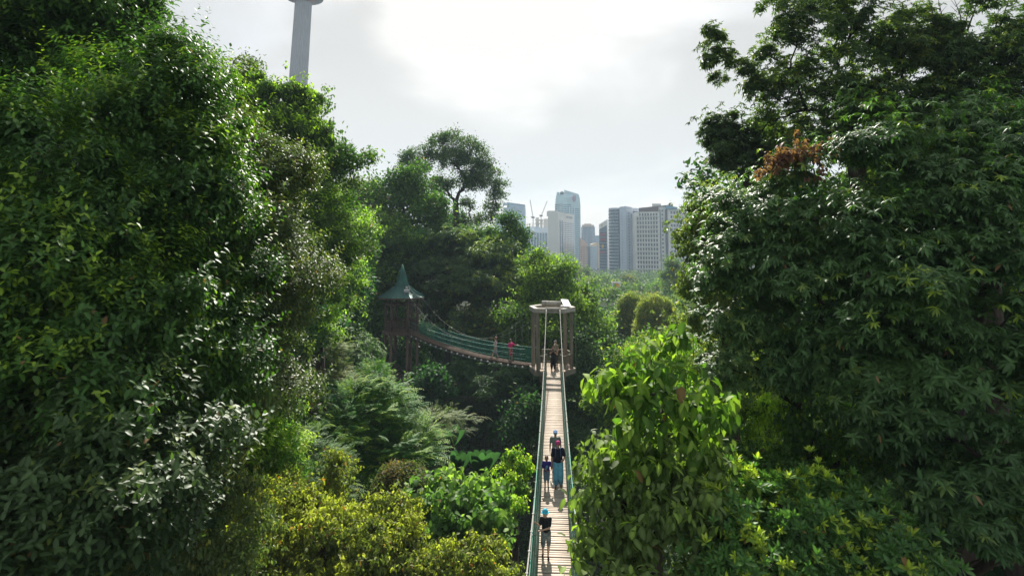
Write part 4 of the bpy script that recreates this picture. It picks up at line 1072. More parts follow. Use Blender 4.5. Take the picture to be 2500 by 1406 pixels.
# person behind with cap
p = at1(24.6, .06, .012)
r, j = person('person in grey tee and pale blue cap walking behind the adult in the headscarf', p, 1.55, yw, SKIN2, fat=1.0)
tee(r, j, cloth('grey_green_tee', (.19, .22, .20))); pants(r, j, cloth('grey_trousers', (.12, .13, .15)), 1.0)
garment(r, 'cap', cloth('pale_blue_cap', (.22, .36, .62)), [('ball', j['head'] + Vector((0, .015, .06)), (.092, .108, .085)), (j['head'] + Vector((-.03, -.10, .045)), j['head'] + Vector((.03, -.10, .045)), .055, .055, 1, 1)])
shoes(r, j, SHOE2)
# boy in cyan hat
p = at1(18.1, -.235, .012)
r, j = person('boy in cyan bucket hat, black tee and grey shorts gripping the green side rope', p, 1.25, yw, SKIN1,
    dict(wrR=(-.36, -.18, 1.28), elR=(-.24, -.06, 1.14), wrL=(-.19, -.30, 1.06), elL=(.13, -.16, 1.10), shL=(.16, .0, 1.37), head=(-.03, -.03, 1.57), knR=(-.11, -.12, .50), anR=(-.12, -.02, .12), knL=(.10, .03, .49), anL=(.08, -.15, .09)),
    fat=1.08, headk=1.25, handL=((-1, -.15, .1), (0, 0, -1), .6), handR=((-.7, -.3, .5), (0, -1, -.3), .8), look=(-.45, -1))
tee(r, j, cloth('black_tee', (.018, .022, .022)), 1.12, .84, .72)
pants(r, j, cloth('grey_patterned_shorts', (.32, .36, .36), (.08, .12, .13), 8), 1.1, .60, .02, 'shorts')
garment(r, 'hat', cloth('cyan_bucket_hat', (.02, .38, .62), (.10, .52, .62), 7), [('ball', j['head'] + Vector((0, .01, .085)), (.112, .122, .105)), ('ball', j['head'] + Vector((0, 0, .05)), (.165, .175, .022))], .011, 2)
shoes(r, j, SHOE)
# adult taking a picture on the tower
p = tw(-.06, .25, .03) ; p = tw(-.02, .18, .03)
r, j = person('person in long black clothes holding up a phone at the edge of the tower deck', p, 1.55, yw + .05, SKIN2,
    dict(wrL=(.055, -.26, 1.40), elL=(.235, -.16, 1.20), wrR=(-.055, -.26, 1.40), elR=(-.235, -.16, 1.20), anR=(-.11, -.06, .09), anL=(.12, .02, .09)),
    fat=1.1, handL=((-.3, -.1, 1), (-1, 0, 0), .7), handR=((.3, -.1, 1), (1, 0, 0), .7))
BLK = cloth('black_cloth', (.012, .013, .013)); tee(r, j, cloth('rust_black_top', (.03, .018, .017)), 1.12, .80, .3, loose=1.1); pants(r, j, BLK, 1.12, .95, .03)
garment(r, 'hair', cloth('rust_scarf', (.16, .035, .02)), [('ball', j['head'] + Vector((0, .035, .045)), (.092, .10, .11)), (j['head'] + Vector((.0, .06, -.05)), j['head'] + Vector((0, .06, -.16)), .075, .06)])
m = MB(); m.box((0, -.30, 1.49), (.085, .012, .15)); me = bpy.data.meshes.new('phone'); me.from_pydata(m.v, [], m.f); me.materials.append(EYE)
po_ = link('phone', me, None); po_.matrix_world = Matrix.Translation(r.location) @ Matrix.Rotation(yw + .05, 4, 'Z') @ Matrix.Scale(1.55 / 1.7, 4); tag(po_, 'small dark phone held up in both hands by the person in black', 'phone')
m = MB(); m.box((-.20, -.12, .98), (.13, .07, .12)); me = bpy.data.meshes.new('shoulder_bag'); me.from_pydata(m.v, [], m.f); me.materials.append(cloth('grey_bag', (.3, .33, .33)))
bo_ = link('shoulder_bag', me, None); bo_.matrix_world = po_.matrix_world.copy(); tag(bo_, 'small grey bag hanging at the hip of the person in black', 'bag')
shoes(r, j, SHOE)
p = tw(.18, 1.75, .03)
r, j = person('man in grey cap and khaki shirt standing behind the person in black on the tower', p, 1.74, yw - .9, SKIN1, dict(head=(0, -.03, 1.58)))
tee(r, j, cloth('khaki_shirt', (.30, .27, .20)), 1.08); pants(r, j, cloth('charcoal_trousers', (.035, .035, .04)), 1.05)
garment(r, 'cap', cloth('grey_cap', (.26, .27, .26)), [('ball', j['head'] + Vector((0, .015, .055)), (.09, .105, .085)), (j['head'] + Vector((-.03, -.10, .04)), j['head'] + Vector((.03, -.10, .04)), .045, .045)])
shoes(r, j, SHOE2)
# two women on the pavilion bridge
tow = math.atan2(-d2[0], d2[1])
def yaw_of(v): return math.atan2(v[0], -v[1])
def on2(px, s=-.05):
    best = min(np.linspace(0, L2, 400), key=lambda u: abs((at2(u, s, 0)[0]) / at2(u, s, 0)[1] * 1500 / 1.0038 + 1250 - px)); return at2(best, s, .012)
r, j = person('woman in bright pink knee length dress resting one arm on the bridge rope', on2(1247), 1.60, yaw_of(-s2 * .2 + -d2) , SKIN2,
    dict(wrL=(.30, -.42, 1.28), elL=(.24, -.20, 1.22), wrR=(-.18, -.14, 1.02), elR=(-.24, .03, 1.12), knL=(.07, -.06, .49), anL=(.06, -.08, .09), anR=(-.08, .08, .10)), fat=1.08, handL=((.1, -1, 0), (0, 0, -1), .4))
PINKD = cloth('bright_pink_dress', (.72, .035, .20)); tee(r, j, PINKD, 1.12, .86, .85, 'dress_top')
garment(r, 'dress_skirt', PINKD, [((0, 0, .94), (0, -.01, .58), .14, .155, 1, .8)])
garment(r, 'hair', HB, [('ball', j['head'] + Vector((0, .03, .04)), (.09, .105, .11)), (j['head'] + Vector((0, .05, -.03)), j['head'] + Vector((0, .07, -.13)), .07, .05)]); shoes(r, j, SHOE)
r, j = person('woman with long auburn hair in white sleeveless top and pale grey skirt', on2(1211), 1.62, yaw_of(s2 * .7 + d2 * .7), SKIN1,
    dict(knL=(.09, -.17, .50), anL=(.12, -.30, .09), knR=(-.08, .04, .48), anR=(-.08, .20, .12), wrR=(-.13, -.2, 1.12), elR=(-.22, -.02, 1.10)), fat=.95)
tee(r, j, cloth('white_top', (.62, .56, .52)), 1.0, 1.0, .12, 'top')
garment(r, 'skirt', cloth('pale_grey_skirt', (.36, .39, .41), (.22, .24, .26), 12), [((0, 0, 1.0), (0, -.02, .50), .12, .22, 1, .85)])
garment(r, 'hair', HR, [('ball', j['head'] + Vector((0, .03, .045)), (.095, .105, .11)), (j['head'] + Vector((0, .06, .0)), j['head'] + Vector((0, .08, -.30)), .09, .075, 1, .6)]); shoes(r, j, SHOE)

# ------------------------------------------------------------------ trees: lobes are (photo x, photo y, distance, half width, half height)
T = tree
# left foreground
T('broadleaf_tree', 'dark green tree filling the top left corner, highest of the left trees', 'tree',
  [(60, 40, 15, 240, 200), (230, 20, 15, 130, 190), (320, 60, 16, 66, 110), (130, 210, 15, 200, 130), (280, 190, 15.5, 110, 80)], 'spray', .24, .75, 7, G_DARK, .10, base=(120, 15.5), group='large glossy trees on the left')
T('broadleaf_tree', 'big glossy tree at the left frame edge with upright leafy shoots', 'tree',
  [(70, 420, 10.5, 200, 170), (230, 560, 10.5, 190, 150), (60, 700, 9.5, 200, 190), (260, 800, 10, 210, 190), (90, 980, 9, 220, 190)], 'spray', .205, .55, 7, G_DARK, .20, base=(120, 11), group='large glossy trees on the left', twigs=.5)
T('broadleaf_tree', 'glossy left tree with a ragged shoulder falling towards the centre, sunlit on its right', 'tree',
  [(350, 300, 12.5, 150, 170), (425, 200, 13, 55, 110), (450, 330, 12.6, 80, 120), (455, 480, 12, 110, 190), (330, 620, 12, 180, 150), (470, 700, 12.5, 140, 170), (420, 880, 11.5, 150, 170)], 'spray', .195, .6, 7, G_DARK, .20, base=(400, 13), group='large glossy trees on the left', twigs=.5)
T('broadleaf_tree', 'rounded glossy tree nearest the pavilion side, with pale glinting leaves and two leafy peaks', 'tree',
  [(585, 400, 15.5, 66, 100), (650, 440, 15.5, 62, 100), (610, 560, 15, 110, 130), (640, 640, 15, 108, 120), (645, 760, 15, 108, 120), (560, 800, 14.5, 120, 150), (620, 900, 14.5, 110, 90), (560, 680, 14.6, 120, 140)], 'spray', .17, .6, 7.5, [(.032, .065, .022), (.075, .12, .04), (.16, .20, .03)], .10, base=(600, 16), group='large glossy trees on the left')
T('broadleaf_tree', 'low glossy tree at the bottom left corner with arching leaves in deep shade', 'tree',
  [(90, 1200, 8.5, 230, 150), (300, 1080, 9.5, 180, 140), (60, 1380, 8, 200, 130), (280, 1330, 9, 170, 140)], 'spray', .20, .5, 6, [(.018, .05, .018), (.04, .09, .028), (.10, .16, .025)], .06, base=(180, 9.5), group='large glossy trees on the left', twigs=.5)
T('leafy_tree', 'pale glinting small leaved tree left of the yellow shrub', 'tree',
  [(470, 1060, 12, 120, 120), (430, 1230, 11.5, 120, 130), (520, 1000, 12.5, 90, 90), (440, 1370, 11, 110, 90), (350, 1180, 11, 100, 90)], 'droop', .15, .45, 7, [(.045, .08, .025), (.11, .15, .05), (.22, .26, .04)], .1, base=(450, 12.5))
T('sapling', 'bright yellow green sapling lit by sun beside the rounded glossy tree', 'tree',
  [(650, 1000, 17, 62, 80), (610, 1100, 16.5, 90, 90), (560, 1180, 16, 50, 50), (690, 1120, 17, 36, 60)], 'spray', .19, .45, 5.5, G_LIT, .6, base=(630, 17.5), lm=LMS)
# back left
T('tree', 'airy tree with thin outer twigs on the skyline behind the left trees', 'tree',
  [(465, 150, 34, 42, 55), (520, 200, 34, 60, 55), (570, 185, 34, 40, 40), (600, 230, 34, 60, 50), (500, 290, 34, 80, 60)], 'scatter', .22, .7, 3.2, [(.03, .06, .02), (.06, .10, .03), (.15, .2, .03)], .2, open_=.15, lm=LMF)
T('vine_covered_tree', 'vine draped tree with yellow green lit top, in front of the tall concrete shaft', 'tree',
  [(648, 240, 30, 46, 42), (692, 240, 30, 42, 38), (700, 310, 30, 78, 75), (620, 300, 30, 70, 60), (640, 400, 30, 90, 70), (740, 370, 31, 50, 70)], 'droop', .26, .8, 6, [(.022, .06, .03), (.05, .11, .04), (.22, .38, .025)], .28, yup=.5, lm=LMS)
T('tree', 'dark rounded tree on the skyline right of the vine covered tree', 'tree',
  [(825, 385, 36, 50, 46), (860, 385, 36, 32, 26), (770, 430, 36, 80, 70), (820, 470, 36, 50, 45), (740, 520, 36, 80, 80)], 'scatter', .26, .8, 6, G_DARK, .15, lm=LMF)
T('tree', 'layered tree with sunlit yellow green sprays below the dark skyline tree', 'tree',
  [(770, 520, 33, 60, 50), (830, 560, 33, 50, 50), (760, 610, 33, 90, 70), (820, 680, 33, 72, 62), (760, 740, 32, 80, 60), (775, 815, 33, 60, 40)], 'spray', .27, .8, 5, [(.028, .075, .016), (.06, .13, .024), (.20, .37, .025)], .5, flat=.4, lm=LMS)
T('tree', 'dark tree wedged low behind the left foliage and left of the pavilion', 'tree',
  [(840, 760, 46, 50, 50), (850, 700, 48, 50, 60), (760, 820, 40, 60, 50)], 'scatter', .32, .9, 6, G_BLUE, .08, lm=LMF)
T('olive_tree', 'olive toned feathery tree standing left of the pavilion posts', 'tree',
  [(790, 855, 38, 66, 36), (740, 880, 38, 40, 30), (800, 900, 38, 50, 40), (830, 930, 37, 50, 40)], 'frond', .14, .7, 4, [(.05, .09, .03), (.10, .15, .045), (.18, .22, .05)], .2, flat=.4, lm=LMS)
T('tree', 'bluish green spreading plant beside the pavilion floor', 'tree',
  [(880, 850, 44, 44, 34), (855, 875, 42, 36, 28), (915, 885, 44, 36, 28)], 'rosette', .34, .9, 5, [(.03, .085, .045), (.055, .13, .07), (.1, .18, .07)], .1, lm=LMF)
T('feather_leaf_tree', 'bright green feather leaved tree in the middle of the gully', 'tree',
  [(922, 940, 29, 40, 34), (860, 1005, 28, 66, 54), (950, 1010, 29, 56, 60), (840, 1080, 27, 50, 70), (930, 1110, 28, 100, 66), (1010, 1090, 28, 48, 50), (935, 955, 29, 30, 40)], 'frond', .21, .7, 6.5, [(.02, .085, .014), (.04, .145, .02), (.17, .30, .025)], .3, flat=.5, lm=LMS, twigs=.6)
T('feather_leaf_tree', 'small feather leaved tree below left of the bright one', 'tree',
  [(770, 1110, 22, 60, 50), (720, 1080, 22, 40, 40), (800, 1170, 21, 50, 50)], 'frond', .16, .5, 5, [(.018, .07, .014), (.035, .11, .02), (.12, .24, .02)], .25, flat=.5, lm=LMS)
T('feather_leaf_tree', 'pale twiggy branch of fine leaves reaching right of the bright feather tree', 'tree',
  [(1050, 1020, 33, 42, 18), (1100, 1015, 34, 46, 12), (1080, 1050, 34, 50, 12)], 'frond', .12, .5, 2.4, [(.06, .10, .04), (.12, .17, .06), (.2, .24, .08)], .1, flat=.3, bark=BARKL, open_=.2, lm=LMS)
# forest wall behind the walkway
T('tree', 'ragged crown on the ridge left of the tall branching tree', 'tree',
  [(955, 465, 74, 34, 34), (1000, 450, 74, 40, 38), (985, 500, 73, 58, 45), (1050, 510, 72, 46, 40)], 'scatter', .5, 1.3, 6, G_DARK, .12, lm=LMF)
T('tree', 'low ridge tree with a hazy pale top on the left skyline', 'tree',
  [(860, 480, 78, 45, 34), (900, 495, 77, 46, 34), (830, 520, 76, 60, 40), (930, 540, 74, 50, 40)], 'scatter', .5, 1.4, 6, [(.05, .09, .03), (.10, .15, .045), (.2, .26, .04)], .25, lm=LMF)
T('tree', 'wide dark tree behind the pavilion roof', 'tree',
  [(900, 600, 68, 66, 66), (960, 600, 69, 60, 60), (870, 680, 66, 66, 60), (940, 690, 68, 66, 60), (1010, 680, 68, 40, 50), (900, 770, 66, 60, 50), (960, 780, 66, 60, 50)], 'scatter', .42, 1.3, 7, G_DARK, .2, lm=LMF)
T('tree', 'dark drooping tree above the sagging bridge, right of the pavilion', 'tree',
  [(1090, 590, 68, 52, 46), (1070, 660, 67, 60, 50), (1110, 720, 67, 66, 50), (1060, 750, 67, 40, 40), (1130, 640, 68, 50, 50)], 'rosette', .44, 1.2, 6.5, [(.02, .06, .03), (.045, .105, .045), (.09, .16, .04)], .15, flat=.45, lm=LMF)
T('tree', 'layered dark green tree behind the two women, tips of its branches lit', 'tree',
  [(1180, 640, 66, 60, 60), (1230, 640, 66, 50, 60), (1200, 720, 64, 80, 60), (1270, 720, 64, 60, 70), (1180, 790, 64, 90, 50), (1280, 790, 64, 60, 50)], 'rosette', .44, 1.3, 7, [(.024, .065, .026), (.05, .115, .04), (.18, .26, .03)], .22, flat=.4, lm=LMF)
T('tree', 'tree with one thin upright leafy sprig in front of the striped glass tower', 'tree',
  [(1248, 538, 70, 17, 17), (1250, 566, 70, 17, 16), (1225, 590, 70, 45, 30), (1170, 590, 72, 40, 34), (1262, 600, 70, 28, 30)], 'scatter', .36, .8, 5.5, G_DARK, .12, lm=LMF, base=(1215, 70.5))
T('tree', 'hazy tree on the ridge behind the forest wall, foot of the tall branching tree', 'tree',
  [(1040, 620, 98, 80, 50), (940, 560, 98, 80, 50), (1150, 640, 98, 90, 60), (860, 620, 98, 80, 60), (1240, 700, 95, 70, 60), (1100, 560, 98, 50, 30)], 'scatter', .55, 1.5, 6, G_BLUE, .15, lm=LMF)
T('emergent_tree', 'tall open crowned tree with bare dark limbs rising against the sky', 'tree',
  [(1090, 348, 88, 44, 28), (1140, 372, 88, 42, 36), (1062, 375, 88, 26, 30), (1110, 400, 88, 44, 30), (1165, 400, 88, 34, 34), (1190, 440, 88, 40, 30), (1140, 445, 88, 34, 26), (1080, 450, 88, 26, 30),
   (1215, 470, 88, 18, 24), (1200, 505, 88, 20, 18), (1190, 530, 88, 18, 12), (1145, 500, 88, 14, 20), (1012, 378, 88, 26, 20), (995, 405, 88, 16, 20), (1030, 410, 88, 16, 24), (1050, 460, 88, 20, 16), (1150, 540, 88, 30, 16)],
  'scatter', .34, .75, 3.1, [(.018, .06, .018), (.04, .10, .028), (.09, .13, .03)], .1, base=(1108, 88), open_=.12, lm=LMF, twigs=.5, trunk_r=.62, hi_trunk=(1112, 500, 88), yup=.3)
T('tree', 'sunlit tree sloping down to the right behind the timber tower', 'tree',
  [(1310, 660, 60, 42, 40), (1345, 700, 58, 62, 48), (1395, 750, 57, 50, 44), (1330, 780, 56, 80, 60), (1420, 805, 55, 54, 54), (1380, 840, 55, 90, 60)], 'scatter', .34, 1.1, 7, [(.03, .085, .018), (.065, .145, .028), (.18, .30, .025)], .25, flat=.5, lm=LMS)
T('tree', 'dense shadowed tree below and right of the tower deck', 'tree',
  [(1440, 880, 52, 70, 70), (1400, 960, 52, 90, 80), (1470, 980, 50, 60, 80), (1420, 1060, 50, 80, 60), (1330, 920, 54, 70, 60)], 'scatter', .30, 1.0, 6, [(.018, .06, .022), (.038, .10, .035), (.1, .17, .03)], .1, lm=LMF)
T('tree', 'dark rounded treetop directly right of the sunlit sloping tree', 'tree',
  [(1468, 775, 82, 24, 34), (1480, 840, 80, 28, 46)], 'scatter', .36, 1.1, 7, G_BLUE, .2, lm=LMF)
T('tree', 'drooping dark tree growing under the sagging bridge', 'tree',
  [(1110, 915, 54, 50, 26), (1180, 930, 52, 80, 34), (1150, 985, 52, 90, 40), (1240, 960, 52, 60, 50), (1190, 1040, 52, 80, 40)], 'rosette', .40, 1.1, 5, [(.014, .05, .026), (.03, .085, .04), (.06, .13, .04)], .12, flat=.4, lm=LMF)
T('tree', 'shadowed slender tree between the pavilion posts and the feather tree', 'tree',
  [(1060, 960, 50, 40, 60), (1010, 900, 64, 40, 40), (1280, 1040, 46, 40, 60)], 'scatter', .32, 1, 4, G_BLUE, .05, lm=LMF)
# clipped round trees right of the tower
for (nm, lb) in (('clipped', [(1540, 752, 84, 26, 32), (1532, 800, 84, 33, 50)]),):
    T('conical_tree', 'narrower and taller of the two smooth cone shaped trees, standing at the left', 'tree', lb, 'scatter', .22, .4, 9, [(.06, .10, .022), (.13, .18, .035), (.26, .30, .05)], .4, flat=.8, kc=4, lm=LMS, smooth=True, group='smooth cone shaped trees')
T('conical_tree', 'wider of the two smooth cone shaped trees, its rounded top rimmed with light', 'tree',
  [(1602, 768, 78, 42, 42), (1604, 820, 78, 56, 56)], 'scatter', .22, .4, 9, [(.06, .10, .022), (.13, .18, .035), (.26, .30, .05)], .4, flat=.8, kc=4, lm=LMS, smooth=True, group='smooth cone shaped trees')
T('leafy_tree', 'medium green bush tree at the foot of the cone shaped trees', 'tree',
  [(1600, 860, 40, 70, 44), (1540, 900, 36, 60, 50), (1660, 870, 40, 60, 50), (1500, 960, 36, 50, 60)], 'scatter', .22, .7, 6, G_MID, .25, lm=LMS)
# far trees
far = [((1360, 650, 300, 40, 32), 'pale hazy round tree in front of the beige slab tower'), ((1405, 668, 300, 30, 22), 'pale hazy tree to the right of the round hazy one'),
       ((1480, 690, 330, 36, 18), 'hazy blue green tree at the foot of the glass front building'), ((1533, 683, 290, 11, 12), 'small dark rounded tree in front of the banded tower'),
       ((1486, 716, 170, 24, 14), 'light green tree left under the sign board'), ((1545, 712, 210, 36, 22), 'green spreading tree just right of the sign board'),
       ((1600, 712, 215, 38, 22), 'bright green tree below the white office block'), ((1655, 700, 205, 34, 30), 'dark green tree under the right end of the white office block'),
       ((1640, 660, 180, 24, 30), 'grey green tree in front of the white office block at the right'), 
       ((1580, 730, 150, 50, 14), 'wide flat topped yellow green tree above the cone shaped trees'), ((1660, 750, 150, 60, 22), 'wide flat topped tree right of the cone shaped trees'),
       ((1660, 800, 110, 56, 34), 'green tree at mid distance right of the wider cone shaped tree'), ((1720, 730, 150, 50, 40), 'green tree hidden partly by the big right tree'), ((1450, 700, 250, 24, 16), 'blue green tree above the sunlit slope')]
for i, (lb, lab) in enumerate(far):
    x, y, d, a, b = lb
    lobs = [(x, y, d, a * .8, b * .9), (x - a * .45, y + b * .35, d, a * .55, b * .7), (x + a * .5, y + b * .3, d - 1, a * .5, b * .75), (x, y + b * .8, d - 1, a * .9, b * .7)]
    T('distant_tree', lab, 'tree', lobs, 'scatter', max(.34, d * .0032), d * .009, 6, G_MID if i % 3 else G_OLIVE if i % 2 else G_LIT, .25, group='far trees before the city', lm=LMF, flat=.5, twigs=.1)
# right foreground
def twigs_bare(root):
    m = MB()
    for (x0, y0, x1, y1) in ((2340, 60, 2372, -10), (2352, 40, 2330, 0), (2362, 15, 2392, -12), (2300, 40, 2290, -5), (2420, 60, 2440, 5), (2436, 20, 2462, 0), (2280, 30, 2266, -8)):
        m.tube([P(x0, y0 + 60, 19), P((x0 + x1) / 2 + 4, (y0 + y1) / 2 + 20, 19), P(x1, y1, 19)], [.03, .018, .006], 5)
        for k in range(5):
            t = rng.uniform(.3, .95); xa = x0 + (x1 - x0) * t; ya = y0 + 60 + (y1 - y0 - 60) * t
            m.tube([P(xa, ya, 19), P(xa + rng.uniform(-18, 18), ya - rng.uniform(8, 22), 19)], [.01, .004], 4)
    m.build('bare_twigs', BARKL, root)
R_PAL = [(.017, .06, .014), (.046, .122, .028), (.22, .34, .03)]
T('tall_right_tree', 'tall backlit tree on the top right with sky showing through and a lone arching branch', 'tree',
  [(1950, 60, 20, 100, 90), (2080, 60, 20, 130, 100), (2230, 110, 20, 130, 100), (1930, 170, 20, 60, 60), (2040, 210, 20, 110, 60), (2180, 240, 20, 130, 70), (2060, 300, 20, 60, 40),
   (1735, 75, 20, 20, 26), (1750, 100, 20, 30, 26), (1770, 130, 20, 36, 26), (1730, 145, 20, 26, 30), (1795, 160, 20, 36, 26), (1765, 190, 20, 30, 16), (1825, 185, 20, 34, 22), (1860, 215, 20, 40, 22), (1870, 130, 20, 18, 30), (1900, 245, 20, 50, 30), (1970, 270, 20, 70, 30), (1890, 300, 20, 60, 30), (1980, 340, 20, 80, 40), (2100, 370, 20, 90, 40), (2200, 330, 20, 90, 50)],
  'rosette', .23, .5, 3.8, [(.022, .06, .02), (.055, .12, .032), (.15, .22, .03)], .2, open_=.1, twigs=.6, base=(2180, 20.5), hi_trunk=(2080, 330, 20), flat=.7)
T('tall_right_tree', 'dark crown at the top right corner with bare twigs against the sky', 'tree',
  [(2360, 130, 19, 110, 110), (2470, 150, 19, 110, 150), (2330, 280, 19, 120, 110), (2460, 330, 18, 110, 120), (2260, 360, 19, 90, 80), (2380, 420, 18, 120, 80)], 'rosette', .23, .55, 5, [(.022, .06, .02), (.05, .115, .03), (.14, .2, .03)], .15, twigs=.6, base=(2420, 20), flat=.7, extra=twigs_bare)
T('leafy_tree', 'dark rounded clump of foliage hanging over the sky at the left of the right trees', 'tree',
  [(1775, 345, 22, 72, 58), (1850, 320, 22, 50, 60), (1830, 385, 22, 60, 46), (1760, 300, 22, 30, 30), (1900, 360, 22, 60, 50)], 'rosette', .20, .5, 6.5, [(.018, .05, .026), (.04, .09, .04), (.08, .14, .03)], .1, base=(1900, 23), twigs=.5)
def brown(root):
    lob = [(P(x, y, d), (rx * d / FP, rx * d / FP * .8, ry * d / FP)) for x, y, d, rx, ry in ((1915, 400, 13.1, 42, 26), (1965, 378, 13.3, 40, 18), (2040, 362, 13.5, 30, 14), (1985, 425, 12.9, 14, 16), (1875, 428, 13.1, 26, 10))]
    V, Tt, C, cl, ow = foliage(lob, 'droop', .12, .32, 2.2, [(.045, .032, .020), (.085, .058, .034), (.12, .07, .04)], .2)
    o = link('dead_foliage', raw_mesh('dead_foliage', V - np.array(root.location), Tt, LMS, C), root); tag(o, 'patch of dry rust brown leaves')
T('whorled_leaf_tree', 'big right tree with star shaped leaf whorls and a patch of rust brown dead leaves', 'tree',
  [(1950, 500, 14, 110, 100), (1830, 520, 14, 90, 80), (1775, 560, 14.5, 60, 70), (1850, 640, 13.5, 130, 110), (2050, 560, 14, 130, 120), (1990, 700, 13, 130, 120), (1830, 780, 14, 100, 110), (1900, 900, 13.5, 130, 90), (2050, 860, 12.5, 120, 110)],
  'rosette', .20, .55, 7, [(.02, .07, .018), (.06, .145, .04), (.16, .24, .04)], .12, base=(2000, 14.5), extra=brown, twigs=.4, kc=1.5, zb=.9, flat=.5, lm=LMR)
T('whorled_leaf_tree', 'pale leaved tree reaching left over the office block, edge of the right foliage', 'tree',
  [(1708, 600, 17, 44, 46), (1755, 500, 17, 44, 46), (1700, 545, 17, 24, 30), (1722, 700, 17, 52, 60), (1750, 790, 17, 60, 80), (1770, 640, 17, 60, 90), (1790, 900, 17, 60, 60)], 'droop', .16, .5, 6.5, [(.06, .095, .035), (.13, .17, .07), (.24, .30, .05)], .15, base=(1800, 17.5))
T('whorled_leaf_tree', 'large dark whorl leaved tree dominating the right side, bright new tufts at its edge', 'tree',
  [(2200, 400, 13, 120, 110), (2330, 330, 14.5, 130, 80), (2130, 300, 15.5, 90, 70), (2440, 440, 13, 120, 120), (2320, 520, 12.5, 170, 140), (2170, 620, 12, 150, 130), (2430, 680, 12, 150, 170), (2270, 780, 11.5, 170, 150), (2180, 900, 11.5, 130, 130), (2400, 900, 11, 170, 150)],
  'rosette', .235, .7, 7, R_PAL, .035, base=(2300, 13), twigs=.4, kc=1.5, zb=1.0, flat=.45, lm=LMR)
T('whorled_leaf_tree', 'lowest dark whorl leaved tree in the shaded bottom right', 'tree',
  [(2300, 1060, 10.5, 170, 110), (2440, 1150, 10, 150, 150), (2160, 1020, 11, 110, 90), (2400, 1310, 9.5, 150, 110), (2250, 1200, 10.5, 100, 90)], 'rosette', .215, .55, 5.5, [(.014, .052, .012), (.038, .10, .024), (.12, .2, .03)], .03, base=(2380, 11), twigs=.4, kc=1.5, zb=1.0, flat=.45, lm=LMR)
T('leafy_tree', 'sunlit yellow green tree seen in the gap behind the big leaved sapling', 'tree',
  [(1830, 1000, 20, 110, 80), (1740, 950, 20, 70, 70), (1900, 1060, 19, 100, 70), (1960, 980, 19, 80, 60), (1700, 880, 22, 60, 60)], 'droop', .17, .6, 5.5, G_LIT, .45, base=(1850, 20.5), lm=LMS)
T('leafy_tree', 'shadowed tree filling the bottom behind the yellow tipped shrub', 'tree',
  [(1900, 1180, 13, 130, 90), (2060, 1120, 13, 110, 90), (1780, 1150, 14, 90, 80), (2180, 1130, 13, 80, 80), (1650, 1050, 15, 80, 80)], 'droop', .17, .5, 5.5, G_DARK, .15, base=(1980, 13.5))
T('large_leaved_tree', 'bright green tree with large ribbed drooping leaves right of the bridge', 'tree',
  [(1600, 850, 9.8, 16, 14), (1655, 835, 9.8, 8, 10), (1582, 905, 9.6, 30, 14), (1650, 915, 9.6, 30, 18), (1520, 955, 9.6, 32, 18), (1490, 945, 9.6, 10, 12), (1580, 970, 9.4, 46, 22), (1690, 985, 9.4, 46, 30), (1735, 1020, 9.4, 28, 30), (1610, 1060, 9.6, 60, 30), (1540, 1070, 9.8, 34, 24), (1680, 1080, 9.6, 40, 34), (1560, 1130, 9.6, 40, 26)],
  'droop', .31, .20, 2.0, [(.03, .09, .014), (.065, .155, .022), (.14, .24, .03)], .4, base=(1612, 10), bark=BARKL, lm=LMS, hi_trunk=(1622, 960, 9.6), trunk_r=.07, wr=.52, twigs=.9)
T('large_leaved_tree', 'dense dull green thicket of large leaves at the bottom right of the bridge', 'tree',
  [(1560, 1170, 9.8, 90, 70), (1660, 1140, 9.8, 90, 70), (1510, 1290, 9.4, 70, 80), (1610, 1290, 9.2, 90, 80), (1710, 1250, 9.4, 76, 80), (1570, 1390, 9, 110, 60), (1490, 1180, 10.4, 50, 50)],
  'droop', .23, .28, 3.6, [(.04, .085, .022), (.10, .165, .045), (.16, .27, .04)], .2, base=(1590, 9.8), lm=LMS, wr=.5, twigs=.8, kc=1.5)
T('glossy_shrub', 'shrub with upright yellow tipped leaf tufts at the bottom right', 'shrub',
  [(1800, 1260, 9.2, 90, 80), (1900, 1230, 9.2, 90, 70), (1860, 1360, 8.8, 130, 80), (1730, 1390, 8.6, 60, 50), (2000, 1290, 9.2, 100, 80), (2030, 1390, 8.8, 110, 60)], 'tuft', .17, .32, 5.5, [(.025, .085, .02), (.055, .15, .032), (.24, .35, .03)], .24, base=(1880, 9.6), yup=.5, lm=LM)
T('glossy_shrub', 'dark glossy shrub with a few orange buds beside the yellow tipped one', 'shrub',
  [(2180, 1350, 8.8, 90, 80), (2100, 1250, 9.4, 70, 60), (2240, 1410, 8.4, 60, 50)], 'tuft', .20, .34, 5, [(.022, .075, .02), (.05, .135, .032), (.2, .3, .03)], .10, base=(2150, 9.4))
# shaded trees closing the gaps behind the foreground ones
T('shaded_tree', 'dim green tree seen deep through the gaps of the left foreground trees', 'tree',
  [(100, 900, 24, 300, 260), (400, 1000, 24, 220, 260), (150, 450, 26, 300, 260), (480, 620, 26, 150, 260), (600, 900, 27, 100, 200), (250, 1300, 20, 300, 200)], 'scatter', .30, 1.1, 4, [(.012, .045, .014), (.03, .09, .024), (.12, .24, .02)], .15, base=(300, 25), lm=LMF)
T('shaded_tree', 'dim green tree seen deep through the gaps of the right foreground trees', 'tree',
  [(2000, 560, 26, 200, 160), (2300, 500, 26, 200, 220), (2100, 850, 26, 200, 200), (2420, 850, 25, 220, 240), (2000, 1150, 24, 200, 200), (2350, 1200, 22, 250, 220), (1850, 900, 28, 100, 200)], 'scatter', .30, 1.1, 4.5, [(.010, .04, .013), (.028, .085, .024), (.14, .26, .02)], .15, base=(2200, 27), lm=LMF)
